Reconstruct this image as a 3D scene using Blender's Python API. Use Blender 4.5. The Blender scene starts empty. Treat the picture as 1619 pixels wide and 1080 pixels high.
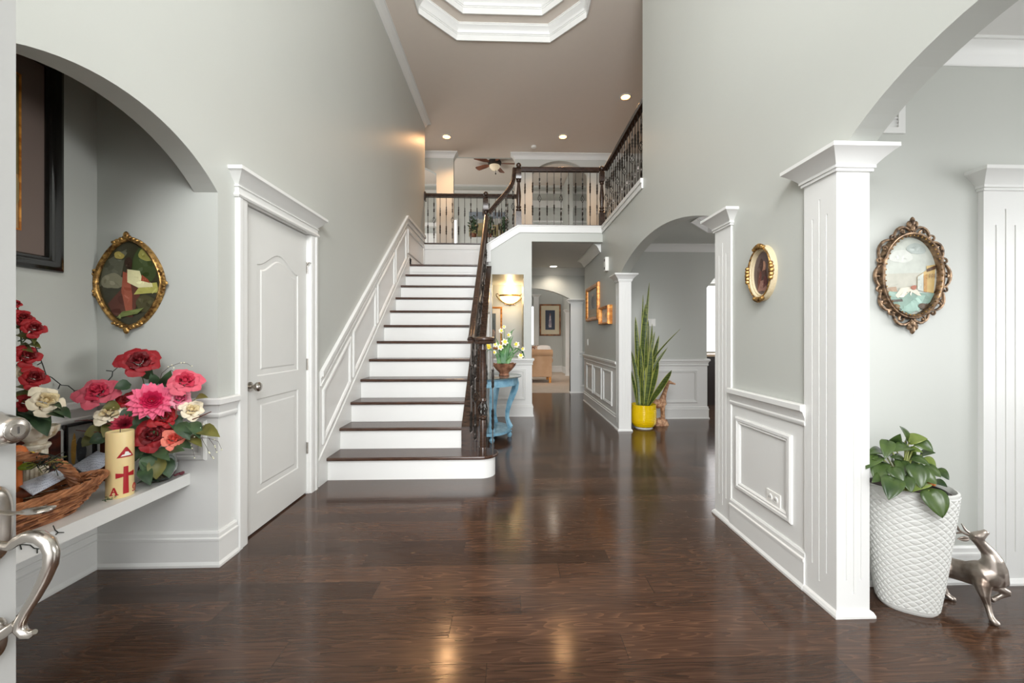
import bpy, math, random
from mathutils import Vector, Matrix
PI = math.pi
random.seed(7)
C = bpy.context.scene.collection
scene = bpy.context.scene

# ------------------------------------------------------------------ camera
H = 1.235; TH = 0.0315; F = 630.0; CX = 826.0; CY = 533.0
cam_data = bpy.data.cameras.new('camera'); cam = bpy.data.objects.new('camera', cam_data); C.objects.link(cam)
cam.location = (0, 0, H); cam.rotation_euler = (PI/2, 0, -TH)
cam_data.sensor_width = 36; cam_data.lens = F/1619*36
cam_data.shift_x = -(CX-809.5)/1619; cam_data.shift_y = (CY-540)/1619
cam_data.clip_start = .02
scene.camera = cam
scene.view_settings.view_transform = 'Standard'; scene.view_settings.look = 'None'
scene.view_settings.gamma = 1; scene.view_settings.use_curve_mapping = False
scene.view_settings.exposure = 0.6
scene.cycles.use_denoising = True
scene.cycles.max_bounces = 8; scene.cycles.diffuse_bounces = 5; scene.cycles.glossy_bounces = 4
scene.cycles.sample_clamp_indirect = 6; scene.cycles.caustics_reflective = False; scene.cycles.caustics_refractive = False
sT, cT = math.sin(TH), math.cos(TH)
def P(px, py, X=None, Y=None, Z=None, D=None):
    """Point of the photograph on a known plane of the building."""
    k = (px-CX)/F; m = (CY-py)/F
    if Y is not None: X = Y*(sT+k*cT)/(cT-k*sT)
    elif X is not None: Y = X*(cT-k*sT)/(sT+k*cT)
    else:
        d = D if D is not None else (Z-H)/m
        X = k*d*cT+d*sT; Y = d*cT-k*d*sT
    d = X*sT+Y*cT
    return Vector((X, Y, H+m*d))

# ------------------------------------------------------------------ world and daylight
world = bpy.data.worlds.new('world'); scene.world = world; world.use_nodes = True
world.node_tree.nodes['Background'].inputs[0].default_value = (.95, .97, 1, 1)
world.node_tree.nodes['Background'].inputs[1].default_value = 1.3
def area(name, loc, rot, sx, sy, power, col=(1, 1, 1)):
    l = bpy.data.lights.new(name, 'AREA'); l.shape = 'RECTANGLE'; l.size = sx; l.size_y = sy; l.energy = power; l.color = col
    o = bpy.data.objects.new(name, l); C.objects.link(o); o.location = loc; o.rotation_euler = rot; return o
# daylight entering by the open front door and the tall foyer window above it
area('entry_daylight', (0, -7.0, 2.6), (PI/2, 0, 0), 5, 5, 355, (.98, .99, 1))
area('foyer_window_daylight', (0, -2.0, 3.9), (PI/2, 0, 0), 3.4, 3.0, 520, (.97, .985, 1))
area('niche_fill_light', (5.2, .2, 1.5), (PI/2, 0, PI/2), 1.9, 1.6, 30, (.98, .99, 1)).data.spread = 1.7  # added fill lamp to brighten the niche; the wall behind it has no window
area('living_room_daylight', (3.6, -.9, 1.5), (PI/2, 0, 0), 3.2, 1.8, 1.5, (1, .995, .98))
area('dining_room_daylight', (4.9, 3.9, 1.5), (PI/2, 0, PI/2), 2.2, 1.6, 14, (1, .99, .97))
area('family_room_daylight', (-4.6, 11.4, 3.2), (PI/2, 0, -PI/2), 3.6, 4, 90, (1, .98, .95))
area('kitchen_daylight', (5.2, 7.6, 1.7), (PI/2, 0, PI/2), 1.6, 1.8, 40, (1, 1, 1))
def bulb(name, loc, power, r=.05, col=(1, .72, .45)):
    l = bpy.data.lights.new(name, 'POINT'); l.energy = power; l.shadow_soft_size = r; l.color = col
    o = bpy.data.objects.new(name, l); C.objects.link(o); o.location = loc; return o
def spot(name, loc, power, col=(1, .74, .5), ang=2.5):
    l = bpy.data.lights.new(name, 'SPOT'); l.energy = power; l.shadow_soft_size = .06; l.color = col; l.spot_size = ang; l.spot_blend = .8
    o = bpy.data.objects.new(name, l); C.objects.link(o); o.location = loc; return o

# ------------------------------------------------------------------ materials
def lin(c):
    c = c/255
    return c/12.92 if c <= .04045 else ((c+.055)/1.055)**2.4
MC = {}
def mat(name, rgb, rough=.5, metal=0, noise=0, nscale=8, bump=0, bscale=60, spec=.5, emit=0, trans=0, coat=0, alpha=None, sheen=0):
    if name in MC: return MC[name]
    m = bpy.data.materials.new(name); m.use_nodes = True; nt = m.node_tree; b = nt.nodes['Principled BSDF']
    col = tuple(lin(x) for x in rgb)+(1,)
    b.inputs['Base Color'].default_value = col; b.inputs['Roughness'].default_value = rough
    b.inputs['Metallic'].default_value = metal; b.inputs['Specular IOR Level'].default_value = spec
    b.inputs['Transmission Weight'].default_value = trans; b.inputs['Coat Weight'].default_value = coat
    if sheen: b.inputs['Sheen Weight'].default_value = sheen
    if emit:
        b.inputs['Emission Color'].default_value = col; b.inputs['Emission Strength'].default_value = emit
    tc = nt.nodes.new('ShaderNodeTexCoord')
    if noise or not (bump or emit or trans):
        n = nt.nodes.new('ShaderNodeTexNoise'); n.inputs['Scale'].default_value = nscale; n.inputs['Detail'].default_value = 4
        nt.links.new(tc.outputs['Object'], n.inputs['Vector'])
        mx = nt.nodes.new('ShaderNodeMix'); mx.data_type = 'RGBA'
        a = max(noise, .02)
        mx.inputs['A'].default_value = tuple(min(1, v*(1-a)) for v in col[:3])+(1,)
        mx.inputs['B'].default_value = tuple(min(1, v*(1+a)) for v in col[:3])+(1,)
        nt.links.new(n.outputs['Fac'], mx.inputs['Factor']); nt.links.new(mx.outputs['Result'], b.inputs['Base Color'])
    if bump:
        n = nt.nodes.new('ShaderNodeTexNoise'); n.inputs['Scale'].default_value = bscale; n.inputs['Detail'].default_value = 3
        nt.links.new(tc.outputs['Object'], n.inputs['Vector'])
        bp = nt.nodes.new('ShaderNodeBump'); bp.inputs['Strength'].default_value = bump; bp.inputs['Distance'].default_value = .01
        nt.links.new(n.outputs['Fac'], bp.inputs['Height']); nt.links.new(bp.outputs['Normal'], b.inputs['Normal'])
    MC[name] = m; return m
def two_tone(name, c1, c2, rough=.5, metal=0, scale=20, lo=.4, hi=.6, stretch=(1, 1, 1), bump=0, tex='NOISE', dist=0, coord='Object', detail=5):
    if name in MC: return MC[name]
    m = bpy.data.materials.new(name); m.use_nodes = True; nt = m.node_tree; b = nt.nodes['Principled BSDF']
    b.inputs['Roughness'].default_value = rough; b.inputs['Metallic'].default_value = metal
    tc = nt.nodes.new('ShaderNodeTexCoord'); mp = nt.nodes.new('ShaderNodeMapping'); mp.inputs['Scale'].default_value = stretch
    nt.links.new(tc.outputs[coord], mp.inputs['Vector'])
    if tex == 'WAVE':
        n = nt.nodes.new('ShaderNodeTexWave'); n.inputs['Distortion'].default_value = dist; n.inputs['Detail'].default_value = 2
    elif tex == 'VORONOI': n = nt.nodes.new('ShaderNodeTexVoronoi')
    else:
        n = nt.nodes.new('ShaderNodeTexNoise'); n.inputs['Detail'].default_value = detail; n.inputs['Distortion'].default_value = dist
    n.inputs['Scale'].default_value = scale; nt.links.new(mp.outputs['Vector'], n.inputs['Vector'])
    r = nt.nodes.new('ShaderNodeValToRGB'); r.color_ramp.elements[0].position = lo; r.color_ramp.elements[1].position = hi
    r.color_ramp.elements[0].color = tuple(lin(x) for x in c1)+(1,); r.color_ramp.elements[1].color = tuple(lin(x) for x in c2)+(1,)
    src = n.outputs['Distance'] if tex == 'VORONOI' else n.outputs['Fac']
    nt.links.new(src, r.inputs['Fac']); nt.links.new(r.outputs['Color'], b.inputs['Base Color'])
    if bump:
        bp = nt.nodes.new('ShaderNodeBump'); bp.inputs['Strength'].default_value = bump; bp.inputs['Distance'].default_value = .004
        nt.links.new(src, bp.inputs['Height']); nt.links.new(bp.outputs['Normal'], b.inputs['Normal'])
    MC[name] = m; return m

def floor_material():
    m = bpy.data.materials.new('dark_oak_planks'); m.use_nodes = True; nt = m.node_tree; N = nt.nodes; L = nt.links
    b = N['Principled BSDF']
    tc = N.new('ShaderNodeTexCoord'); sp = N.new('ShaderNodeSeparateXYZ'); L.new(tc.outputs['Object'], sp.inputs[0])
    def M(op, a, bb=None):
        n = N.new('ShaderNodeMath'); n.operation = op
        for i, v in enumerate((a, bb)):
            if v is None: continue
            if isinstance(v, (int, float)): n.inputs[i].default_value = v
            else: L.new(v, n.inputs[i])
        return n.outputs[0]
    yy = M('DIVIDE', M('ADD', sp.outputs['Y'], .062), .131); row = M('FLOOR', yy); fy = M('FRACT', yy)
    w = N.new('ShaderNodeTexWhiteNoise'); w.noise_dimensions = '1D'; L.new(row, w.inputs['W'])
    xx = M('ADD', M('DIVIDE', sp.outputs['X'], 1.35), M('MULTIPLY', w.outputs['Value'], 7.0)); colm = M('FLOOR', xx); fx = M('FRACT', xx)
    w2 = N.new('ShaderNodeTexWhiteNoise'); w2.noise_dimensions = '2D'; cb = N.new('ShaderNodeCombineXYZ'); L.new(row, cb.inputs[0]); L.new(colm, cb.inputs[1]); L.new(cb.outputs[0], w2.inputs['Vector'])
    cv = N.new('ShaderNodeCombineXYZ')
    L.new(M('ADD', M('MULTIPLY', sp.outputs['X'], 1.0), M('MULTIPLY', w2.outputs['Value'], 37)), cv.inputs[0]); L.new(M('MULTIPLY', sp.outputs['Y'], 9), cv.inputs[1]); L.new(w2.outputs['Value'], cv.inputs[2])
    ns = N.new('ShaderNodeTexNoise'); ns.inputs['Scale'].default_value = 1.1; ns.inputs['Detail'].default_value = 2; L.new(cv.outputs[0], ns.inputs['Vector'])
    rings = M('FRACT', M('MULTIPLY', ns.outputs['Fac'], 17))
    cv2 = N.new('ShaderNodeCombineXYZ'); L.new(M('MULTIPLY', sp.outputs['X'], 6), cv2.inputs[0]); L.new(M('MULTIPLY', sp.outputs['Y'], 130), cv2.inputs[1]); L.new(w2.outputs['Value'], cv2.inputs[2])
    n2 = N.new('ShaderNodeTexNoise'); n2.inputs['Scale'].default_value = 1; n2.inputs['Detail'].default_value = 5; L.new(cv2.outputs[0], n2.inputs['Vector'])
    g = M('ADD', M('MULTIPLY', M('POWER', rings, 2.5), .24), M('MULTIPLY', n2.outputs['Fac'], .55))
    g = M('ADD', g, M('MULTIPLY', M('SUBTRACT', w2.outputs['Value'], .5), .30))
    r = N.new('ShaderNodeValToRGB'); r.color_ramp.elements[0].position = .02; r.color_ramp.elements[1].position = .95
    r.color_ramp.elements[0].color = (lin(40), lin(28), lin(21), 1); r.color_ramp.elements[1].color = (lin(118), lin(84), lin(60), 1)
    e = r.color_ramp.elements.new(.45); e.color = (lin(74), lin(52), lin(39), 1)
    L.new(g, r.inputs['Fac'])
    s1 = M('LESS_THAN', fy, .016); s2 = M('LESS_THAN', fx, .0022); seam = M('MAXIMUM', s1, s2)
    mx = N.new('ShaderNodeMix'); mx.data_type = 'RGBA'; L.new(M('MULTIPLY', seam, .55), mx.inputs['Factor']); L.new(r.outputs['Color'], mx.inputs['A']); mx.inputs['B'].default_value = (.012, .008, .006, 1)
    L.new(mx.outputs['Result'], b.inputs['Base Color'])
    b.inputs['Specular IOR Level'].default_value = .5
    L.new(M('ADD', M('MULTIPLY', n2.outputs['Fac'], .12), .085), b.inputs['Roughness'])
    bp = N.new('ShaderNodeBump'); bp.inputs['Strength'].default_value = .12; bp.inputs['Distance'].default_value = .003
    L.new(M('SUBTRACT', M('ADD', M('MULTIPLY', n2.outputs['Fac'], .5), M('MULTIPLY', rings, .15)), seam), bp.inputs['Height']); L.new(bp.outputs['Normal'], b.inputs['Normal'])
    return m

M_WALL = mat('sage_grey_paint', (190, 192, 186), .42, noise=.01, nscale=2, bump=.02, bscale=300)
M_WHITE = mat('white_trim_paint', (224, 224, 221), .35, noise=.01, nscale=3)
M_CEIL = mat('ceiling_paint', (222, 211, 200), .7, noise=.01)
M_CEILL = mat('white_ceiling_paint', (222, 221, 218), .7, noise=.01)
M_DOOR = mat('door_paint', (216, 216, 212), .38, noise=.01)
M_FLOOR = floor_material()
M_DARK = two_tone('dark_stained_oak', (36, 25, 20), (74, 54, 42), .27, scale=5, stretch=(3, 3, 14), lo=.3, hi=.75)
M_TREAD = two_tone('stair_tread_oak', (44, 28, 21), (84, 57, 42), .25, scale=6, stretch=(1.5, 20, 20), lo=.3, hi=.75)
M_IRON = mat('wrought_iron', (66, 61, 57), .32, .8, noise=.15, nscale=40)
M_NICKEL = mat('brushed_nickel', (188, 182, 174), .24, 1, noise=.06, nscale=30)
M_GOLDF = two_tone('antique_gold', (92, 62, 34), (206, 164, 96), .36, .8, scale=60, lo=.35, hi=.65, bump=.3)
M_BRONZE = two_tone('aged_bronze_gilt', (66, 52, 42), (172, 142, 112), .38, .75, scale=45, lo=.35, hi=.7, bump=.3)
M_BLACKF = mat('black_lacquer', (16, 14, 13), .16, noise=.1, coat=.5)
M_CARPET = mat('cream_carpet', (212, 196, 180), .95, noise=.1, nscale=6, bump=.6, bscale=300)
M_GLASS = mat('clear_glass', (240, 250, 247), .02, trans=1)
M_PLASTIC = mat('white_plastic', (236, 235, 230), .4)

# ------------------------------------------------------------------ mesh builder
class MB:
    def __init__(s): s.v = []; s.f = []; s.m = 0
    def add(s, vs, fs):
        o = len(s.v); s.v += [tuple(v) for v in vs]; s.f += [(tuple(i+o for i in f), s.m) for f in fs]; return s
    def box(s, x0, x1, y0, y1, z0, z1):
        if x0 > x1: x0, x1 = x1, x0
        if y0 > y1: y0, y1 = y1, y0
        if z0 > z1: z0, z1 = z1, z0
        return s.add([(x, y, z) for z in (z0, z1) for y in (y0, y1) for x in (x0, x1)],
                     [(0, 2, 3, 1), (4, 5, 7, 6), (0, 1, 5, 4), (1, 3, 7, 5), (3, 2, 6, 7), (2, 0, 4, 6)])
    def prism(s, pts, axis, a, b):
        """Outline pts extruded along an axis from a to b. pts are (y,z) for x, (x,z) for y, (x,y) for z."""
        def q(p, t): return {'x': (t, p[0], p[1]), 'y': (p[0], t, p[1]), 'z': (p[0], p[1], t)}[axis]
        n = len(pts)
        vs = [q(p, a) for p in pts]+[q(p, b) for p in pts]
        return s.add(vs, [tuple(range(n))[::-1], tuple(range(n, 2*n))]+[(i, (i+1) % n, n+(i+1) % n, n+i) for i in range(n)])
    def rings(s, rs, closed=True, cap=True, wrap=False):
        n = len(rs[0]); vs = [p for r in rs for p in r]; fs = []
        m = len(rs)
        for i in range(m if wrap else m-1):
            j = (i+1) % m
            for k in range(n if closed else n-1):
                l = (k+1) % n; fs.append((i*n+k, i*n+l, j*n+l, j*n+k))
        if cap and closed and not wrap: fs += [tuple(range(n))[::-1], tuple(range((m-1)*n, m*n))]
        return s.add(vs, fs)
    def lathe(s, prof, c=(0, 0, 0), n=20, sx=1, sy=1, rz=0):
        rs = []
        for r, z in prof:
            row = []
            for k in range(n):
                a = 2*PI*k/n; x, y = r*sx*math.cos(a), r*sy*math.sin(a)
                row.append((c[0]+x*math.cos(rz)-y*math.sin(rz), c[1]+x*math.sin(rz)+y*math.cos(rz), c[2]+z))
            rs.append(row)
        return s.rings(rs)
    def tube(s, path, r, n=8, flat=1.0, up=None, wrap=False):
        path = [Vector(p) for p in path]; m = len(path)
        rr = r if isinstance(r, (list, tuple)) else [r]*m
        t0 = (path[1]-path[0]).normalized()
        nrm = Vector(up) if up else (Vector((0, 0, 1)) if abs(t0.z) < .9 else Vector((1, 0, 0)))
        rs = []
        for i, p in enumerate(path):
            a = path[i-1] if (i or wrap) else p; b = path[(i+1) % m] if (i < m-1 or wrap) else p
            t = (b-a)
            t = t.normalized() if t.length > 1e-9 else t0
            nrm = nrm-t*nrm.dot(t)
            if nrm.length < 1e-6: nrm = t.orthogonal()
            nrm.normalize(); bn = t.cross(nrm)
            rs.append([p+nrm*(math.cos(2*PI*k/n)*rr[i]*flat)+bn*(math.sin(2*PI*k/n)*rr[i]) for k in range(n)])
        return s.rings(rs, wrap=wrap)
    def ball(s, c, r, n=10, m=7, rot=None):
        if not isinstance(r, (tuple, list)): r = (r, r, r)
        rs = []
        for i in range(m+1):
            t = PI*i/m; t = min(max(t, .06), PI-.06)
            row = []
            for k in range(n):
                a = 2*PI*k/n; v = Vector((math.sin(t)*math.cos(a)*r[0], math.sin(t)*math.sin(a)*r[1], -math.cos(t)*r[2]))
                if rot: v = rot @ v
                row.append(Vector(c)+v)
            rs.append(row)
        return s.rings(rs)
    def sweep(s, path, prof, side=1, closed=False):
        """Moulding: prof (out, z) carried along the floor-plan path; out is to the left for side=1."""
        n = len(path); rs = []
        for i in range(n):
            p = Vector(path[i][:2])
            a = Vector(path[(i-1) % n][:2]) if (i or closed) else None; b = Vector(path[(i+1) % n][:2]) if (i < n-1 or closed) else None
            d1 = (p-a).normalized() if a is not None else (b-p).normalized(); d2 = (b-p).normalized() if b is not None else d1
            n1 = Vector((-d1.y, d1.x)); n2 = Vector((-d2.y, d2.x)); mm = (n1+n2)
            mm = mm/max(mm.length, 1e-6); mm = mm/max(mm.dot(n1), .2)
            rs.append([(p.x+mm.x*o*side, p.y+mm.y*o*side, z) for o, z in prof])
        if closed: rs.append(rs[0])
        return s.rings(rs, cap=not closed)
    def rect_loft(s, x0, x1, y0, y1, prof):
        return s.rings([[(x0-o, y0-o, z), (x1+o, y0-o, z), (x1+o, y1+o, z), (x0-o, y1+o, z)] for o, z in prof])
    def grid(s, fn, nu, nv, th=0):
        g = [[Vector(fn(i/nu, j/nv)) for j in range(nv+1)] for i in range(nu+1)]
        w = nv+1; vs = [p for r in g for p in r]; fs = [(i*w+j, i*w+j+1, (i+1)*w+j+1, (i+1)*w+j) for i in range(nu) for j in range(nv)]
        return s.add(vs, fs)
    def build(s, name, mats, parent=None, smooth=False, world=False, loc=None, bevel=0):
        me = bpy.data.meshes.new(name)
        if parent is not None and world:
            root = parent
            while root.parent: root = root.parent
            o = root.location; s.v = [(v[0]-o.x, v[1]-o.y, v[2]-o.z) for v in s.v]
        if parent is None and loc is None and s.v:
            mn = [min(v[k] for v in s.v) for k in range(3)]; mxx = [max(v[k] for v in s.v) for k in range(3)]
            loc = ((mn[0]+mxx[0])/2, (mn[1]+mxx[1])/2, mn[2]) if world != 'keep' else (0, 0, 0)
            s.v = [(v[0]-loc[0], v[1]-loc[1], v[2]-loc[2]) for v in s.v]
        me.from_pydata(s.v, [], [f for f, _ in s.f])
        if not isinstance(mats, (list, tuple)): mats = [mats]
        for m in mats: me.materials.append(m)
        if len(mats) > 1: me.polygons.foreach_set('material_index', [m for _, m in s.f])
        import bmesh
        bm = bmesh.new(); bm.from_mesh(me); bmesh.ops.recalc_face_normals(bm, faces=bm.faces); bm.to_mesh(me); bm.free()
        if smooth:
            me.shade_smooth(); me.set_sharp_from_angle(angle=math.radians(smooth if smooth is not True else 40))
        ob = bpy.data.objects.new(name, me); C.objects.link(ob)
        if parent is not None: ob.parent = parent
        if loc: ob.location = loc
        if bevel:
            b = ob.modifiers.new('bevel', 'BEVEL'); b.width = bevel; b.segments = 2; b.limit_method = 'ANGLE'
        return ob
def fuse(ob, voxel=.004, it=3):
    """Grow one continuous skin over the limbs and body."""
    r = ob.modifiers.new('remesh', 'REMESH'); r.mode = 'VOXEL'; r.voxel_size = voxel; r.use_smooth_shade = True
    sm = ob.modifiers.new('smooth', 'SMOOTH'); sm.iterations = it; sm.factor = .6
    return ob
def tag(o, label=None, cat=None, group=None, kind=None):
    if label: o['label'] = label
    if cat: o['category'] = cat
    if group: o['group'] = group
    if kind: o['kind'] = kind
    return o
def thing(name, label, cat, loc=(0, 0, 0), rz=0, group=None):
    o = bpy.data.objects.new(name, None); C.objects.link(o); o.location = loc; o.rotation_euler = (0, 0, rz); o.empty_display_size = .1
    return tag(o, label, cat, group)
def struct(name, mb, m, label=None, cat=None, smooth=False, parent=None):
    o = mb.build(name, m, parent=parent, world=bool(parent), smooth=smooth)
    if parent is None:
        tag(o, label, cat, kind='structure')
    return o
def arc(y0, y1, zs, za, n=24):
    """Points of a segmental arch from (y0,zs) over apex za to (y1,zs)."""
    h = (y1-y0)/2; r = (h*h+(za-zs)**2)/(2*(za-zs)); c = (y0+y1)/2; a0 = math.asin(h/r)
    return [(c+r*math.sin(t), za-r+r*math.cos(t)) for t in [(-a0+2*a0*i/n) for i in range(n+1)]]
def clone(src, parent=None, **kw):
    c = src.copy(); C.objects.link(c)
    if parent is not None: c.parent = parent
    for k, v in kw.items(): setattr(c, k, v)
    return c
def clone_tree(o, parent=None):
    c = clone(o, parent)
    for ch in list(o.children): clone_tree(ch, c)
    return c
# ================================================================== SHELL
LX = -1.585; RX = 1.452; RT = 1.578; ZC = 5.26; Z2 = 2.97; WY = 6.20; BY = 8.75; FY = 14.0; NY = 2.215; NX = -2.22
# floors
struct('floor', MB().box(-5, 6, -1.2, BY+.05, -.12, 0), M_FLOOR, 'dark brown oak plank floor running across the foyer and hall', 'floor')
struct('floor', MB().box(-5, 6, BY+.05, FY+.2, -.12, .004), M_CARPET, 'cream carpet floor of the far family room', 'floor')
# left wall with niche arch and closet door opening
pts = [(-.55, 0)]
pts += [(1.10, 0)]+arc(1.10, NY, 2.02, 2.25)+[(NY, 0), (2.44, 0), (2.44, 2.05), (3.205, 2.05), (3.205, 0), (7.48, 0), (7.48, ZC), (-.55, ZC)]
struct('wall_left', MB().prism(pts, 'x', LX, LX-.125), M_WALL, 'tall grey wall left of the staircase with arched niche and door opening', 'wall')
# niche lining walls
b = MB(); b.box(NX-.1, NX, .95, NY+.1, 0, 2.74); struct('wall_niche_back', b, M_WALL, 'grey back wall of the niche behind the bench', 'wall')
b = MB(); b.box(NX, LX-.125, NY, NY+.1, 0, 2.74); struct('wall_niche_side', b, M_WALL, 'grey side wall of the niche carrying the oval picture', 'wall')
b = MB(); b.box(NX-.1, LX-.125, 1.0, 1.1, 0, 2.74); struct('wall_niche_near', b, M_WALL, 'grey near end wall of the niche', 'wall')
b = MB(); b.box(NX-.1, LX-.125, 1.0, NY+.1, 2.74, 2.8); struct('ceiling_niche', b, M_WALL, 'low ceiling over the bench niche', 'ceiling')
# closet behind the closed door
b = MB(); b.box(LX-.7, LX-.6, 2.3, 3.4, 0, 2.3); struct('wall_closet', b, M_WALL, 'closet wall behind the white closet door', 'wall')
# right wall: near arch, dining arch, stair-hall; cut down beyond Y=4.32 for the gallery
pts = [(-.55, 0), (.38, 0)]+arc(.38, 1.72, 2.032, 2.29)+[(1.72, 0), (2.75, 0)]+arc(2.75, 5.19, 2.075, 2.31)+[(5.19, 0), (7.70, 0), (7.70, 2.74), (7.70, Z2-.05), (4.32, Z2-.05), (4.32, ZC), (-.55, ZC)]
struct('wall_right', MB().prism(pts, 'x', RX, RT), M_WALL, 'tall grey wall on the right with two arched openings', 'wall')
# front wall (behind the camera) with door and tall window
b = MB(); b.box(LX-.125, -1.0, -.75, -.55, 0, ZC); b.box(1.0, RT, -.75, -.55, 0, ZC); b.box(-1.0, 1.0, -.75, -.55, 2.5, 3.0); b.box(-1.0, 1.0, -.75, -.55, 4.8, ZC)
struct('wall_front', b, M_WALL, 'front entry wall around the open front door', 'wall')
# wall below the balcony with hall opening and pass-through
pts = [(-.44, 0), (.34, 0), (.34, 2.725), (RX, 2.725), (RX, Z2-.02), (.14, Z2-.02), (-.36, 2.60), (-.44, 2.60)]
b = MB()
# around the pass-through (x -.277..0.215, z .9..2.21)
b.box(-.44, .34, WY, WY+.12, 0, .88); b.box(.215, .34, WY, WY+.12, .88, 2.21); b.box(-.44, -.277, WY, WY+.12, .88, 2.21)
b.prism([(-.44, 2.21), (.34, 2.21), (.34, 2.725), (RX, 2.725), (RX, Z2-.10), (.14, Z2-.10), (-.36, 2.60), (-.44, 2.60)], 'y', WY, WY+.12)
struct('wall_balcony', b, M_WALL, 'grey wall below the balcony with pass-through and hall opening', 'wall')
# recess under the landing
b = MB(); b.box(-1.585, .34, 7.5, 7.6, 0, 2.21); struct('wall_recess_back', b, M_WALL, 'grey back wall of the recess below the stair landing', 'wall')
b = MB(); b.box(-1.585, .30, WY+.12, 7.5, 2.21, 2.25); struct('ceiling_recess', b, M_WALL, 'ceiling of the recess below the landing', 'ceiling')
# hall walls
b = MB(); b.box(.22, .34, WY+.12, BY, 0, 2.74); struct('wall_hall_left', b, M_WALL, 'left wall of the back hall', 'wall')
b = MB(); b.box(.34, 3.4, WY+.12, BY, 2.74, 2.80); struct('ceiling_hall', b, M_CEILL, 'pale flat ceiling of the back hall', 'ceiling')
# second floor slab
b = MB(); b.box(.14, RX, WY+.02, 7.5, 2.80, Z2); b.box(-3.2, 3.2, 7.5, BY, 2.80, Z2); b.box(RX+.02, 3.2, 4.33, 7.5, 2.80, Z2)
struct('floor_upper', b, M_TREAD, 'upper gallery floor slab behind the railings', 'floor')
# back wall (Y=BY): ground arch, upper openings
xr = 1.335
pts = [(-3.2, 0), (-.45, 0)]+arc(-.45, xr, 2.07, 2.31)+[(xr, 0), (3.4, 0), (3.4, ZC), (-3.2, ZC)]
b = MB(); b.prism([(-3.2, 0), (-.45, 0)]+arc(-.45, xr, 2.07, 2.31)+[(xr, 0), (3.4, 0), (3.4, Z2), (-3.2, Z2)], 'y', BY, BY+.14)
ph = lambda px, py: tuple(P(px, py, Y=8.6))[::2]
# upper pillar and arches
xa = P(690, 300, Y=BY).x; xb = P(717, 300, Y=BY).x; xc = P(814, 300, Y=BY).x; xd = P(842, 300, Y=BY).x
b.prism([(xa, Z2), (xb, Z2), (xb, ZC), (-3.2, ZC), (-3.2, Z2+.6), (-3.0, Z2+.6)]+arc(-3.0, xa, 4.80, 5.02, 12)[1:], 'y', BY, BY+.14)
b.prism([(xc, Z2), (xd, Z2)]+arc(xd, 1.72, 4.86, 5.12)+[(1.72, Z2), (3.4, Z2), (3.4, ZC), (xc, ZC)], 'y', BY, BY+.14)
struct('wall_back', b, M_WALL, 'grey back wall of hall and gallery with arched openings', 'wall')
# family room shell
b = MB(); b.box(-5, 6, FY, FY+.1, 0, 6.6); struct('wall_far', b, M_WALL, 'far grey wall of the two storey family room', 'wall')
b = MB(); b.box(-5, 6, BY+.14, FY, 6.55, 6.65); struct('ceiling_family', b, M_CEIL, 'high ceiling of the family room beyond the gallery', 'ceiling')
b = MB(); b.box(5.0, 5.1, BY+.14, FY, 0, 6.6); struct('wall_family_right', b, M_WALL, 'right wall of the family room', 'wall')
b = MB(); b.box(-5.0, -4.9, BY+.14, FY, 0, 6.6); struct('wall_family_left', b, M_WALL, 'left wall of the family room', 'wall')
b = MB(); b.box(-5.0, 5.0, BY+.201, BY+.26, ZC, 6.6); struct('wall_family_near', b, M_WALL, 'high wall over the gallery openings', 'wall')
b = MB(); b.box(1.90, 2.0, 12.6, FY, 0, 6.5); b.v = [(v[0]-(v[1]-12.6)*.03, v[1], v[2]) for v in b.v]
struct('wall_family_angled', b, M_WALL, 'angled grey wall right of the framed picture beyond the arch', 'wall')
# gallery side walls
b = MB(); b.box(3.1, 3.2, 4.2, BY, Z2, ZC); struct('wall_gallery_right', b, M_WALL, 'right wall of the upper gallery', 'wall')
b = MB(); b.box(RT, 3.1, 4.12, 4.2, Z2, ZC); struct('wall_gallery_near', b, M_WALL, 'near end wall of the upper gallery', 'wall')
b = MB(); b.box(-3.2, LX-.125, 7.40, 7.5, Z2, ZC); b.box(-3.3, -3.2, 7.4, BY, Z2, ZC); struct('wall_gallery_left', b, M_WALL, 'left end walls of the upper gallery', 'wall')
# hall right recess
b = MB(); b.box(3.3, 3.4, 7.70, BY, 0, 2.74); struct('wall_hall_right', b, M_WALL, 'end wall of the side passage', 'wall')
b = MB(); b.box(RT, 3.4, 7.70, 7.78, 0, 2.74); struct('wall_passage', b, M_WALL, 'wall of the side passage', 'wall')
# upper ceiling with octagonal tray
oct1 = [(-1.14, 4.98), (-.72, 5.42), (.55, 5.42), (.97, 4.98), (.97, 2.6), (.55, 2.16), (-.72, 2.16), (-1.14, 2.6)]
oc = (-.085, 3.79)
def scale_oct(o, d):
    return [(x+(d if x < oc[0] else -d)*1.0, y+(d if y < oc[1] else -d)*1.0) for x, y in o]
b = MB()
X0, X1, Y0, Y1 = LX-.125, RT, -.75, BY+.2
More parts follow.
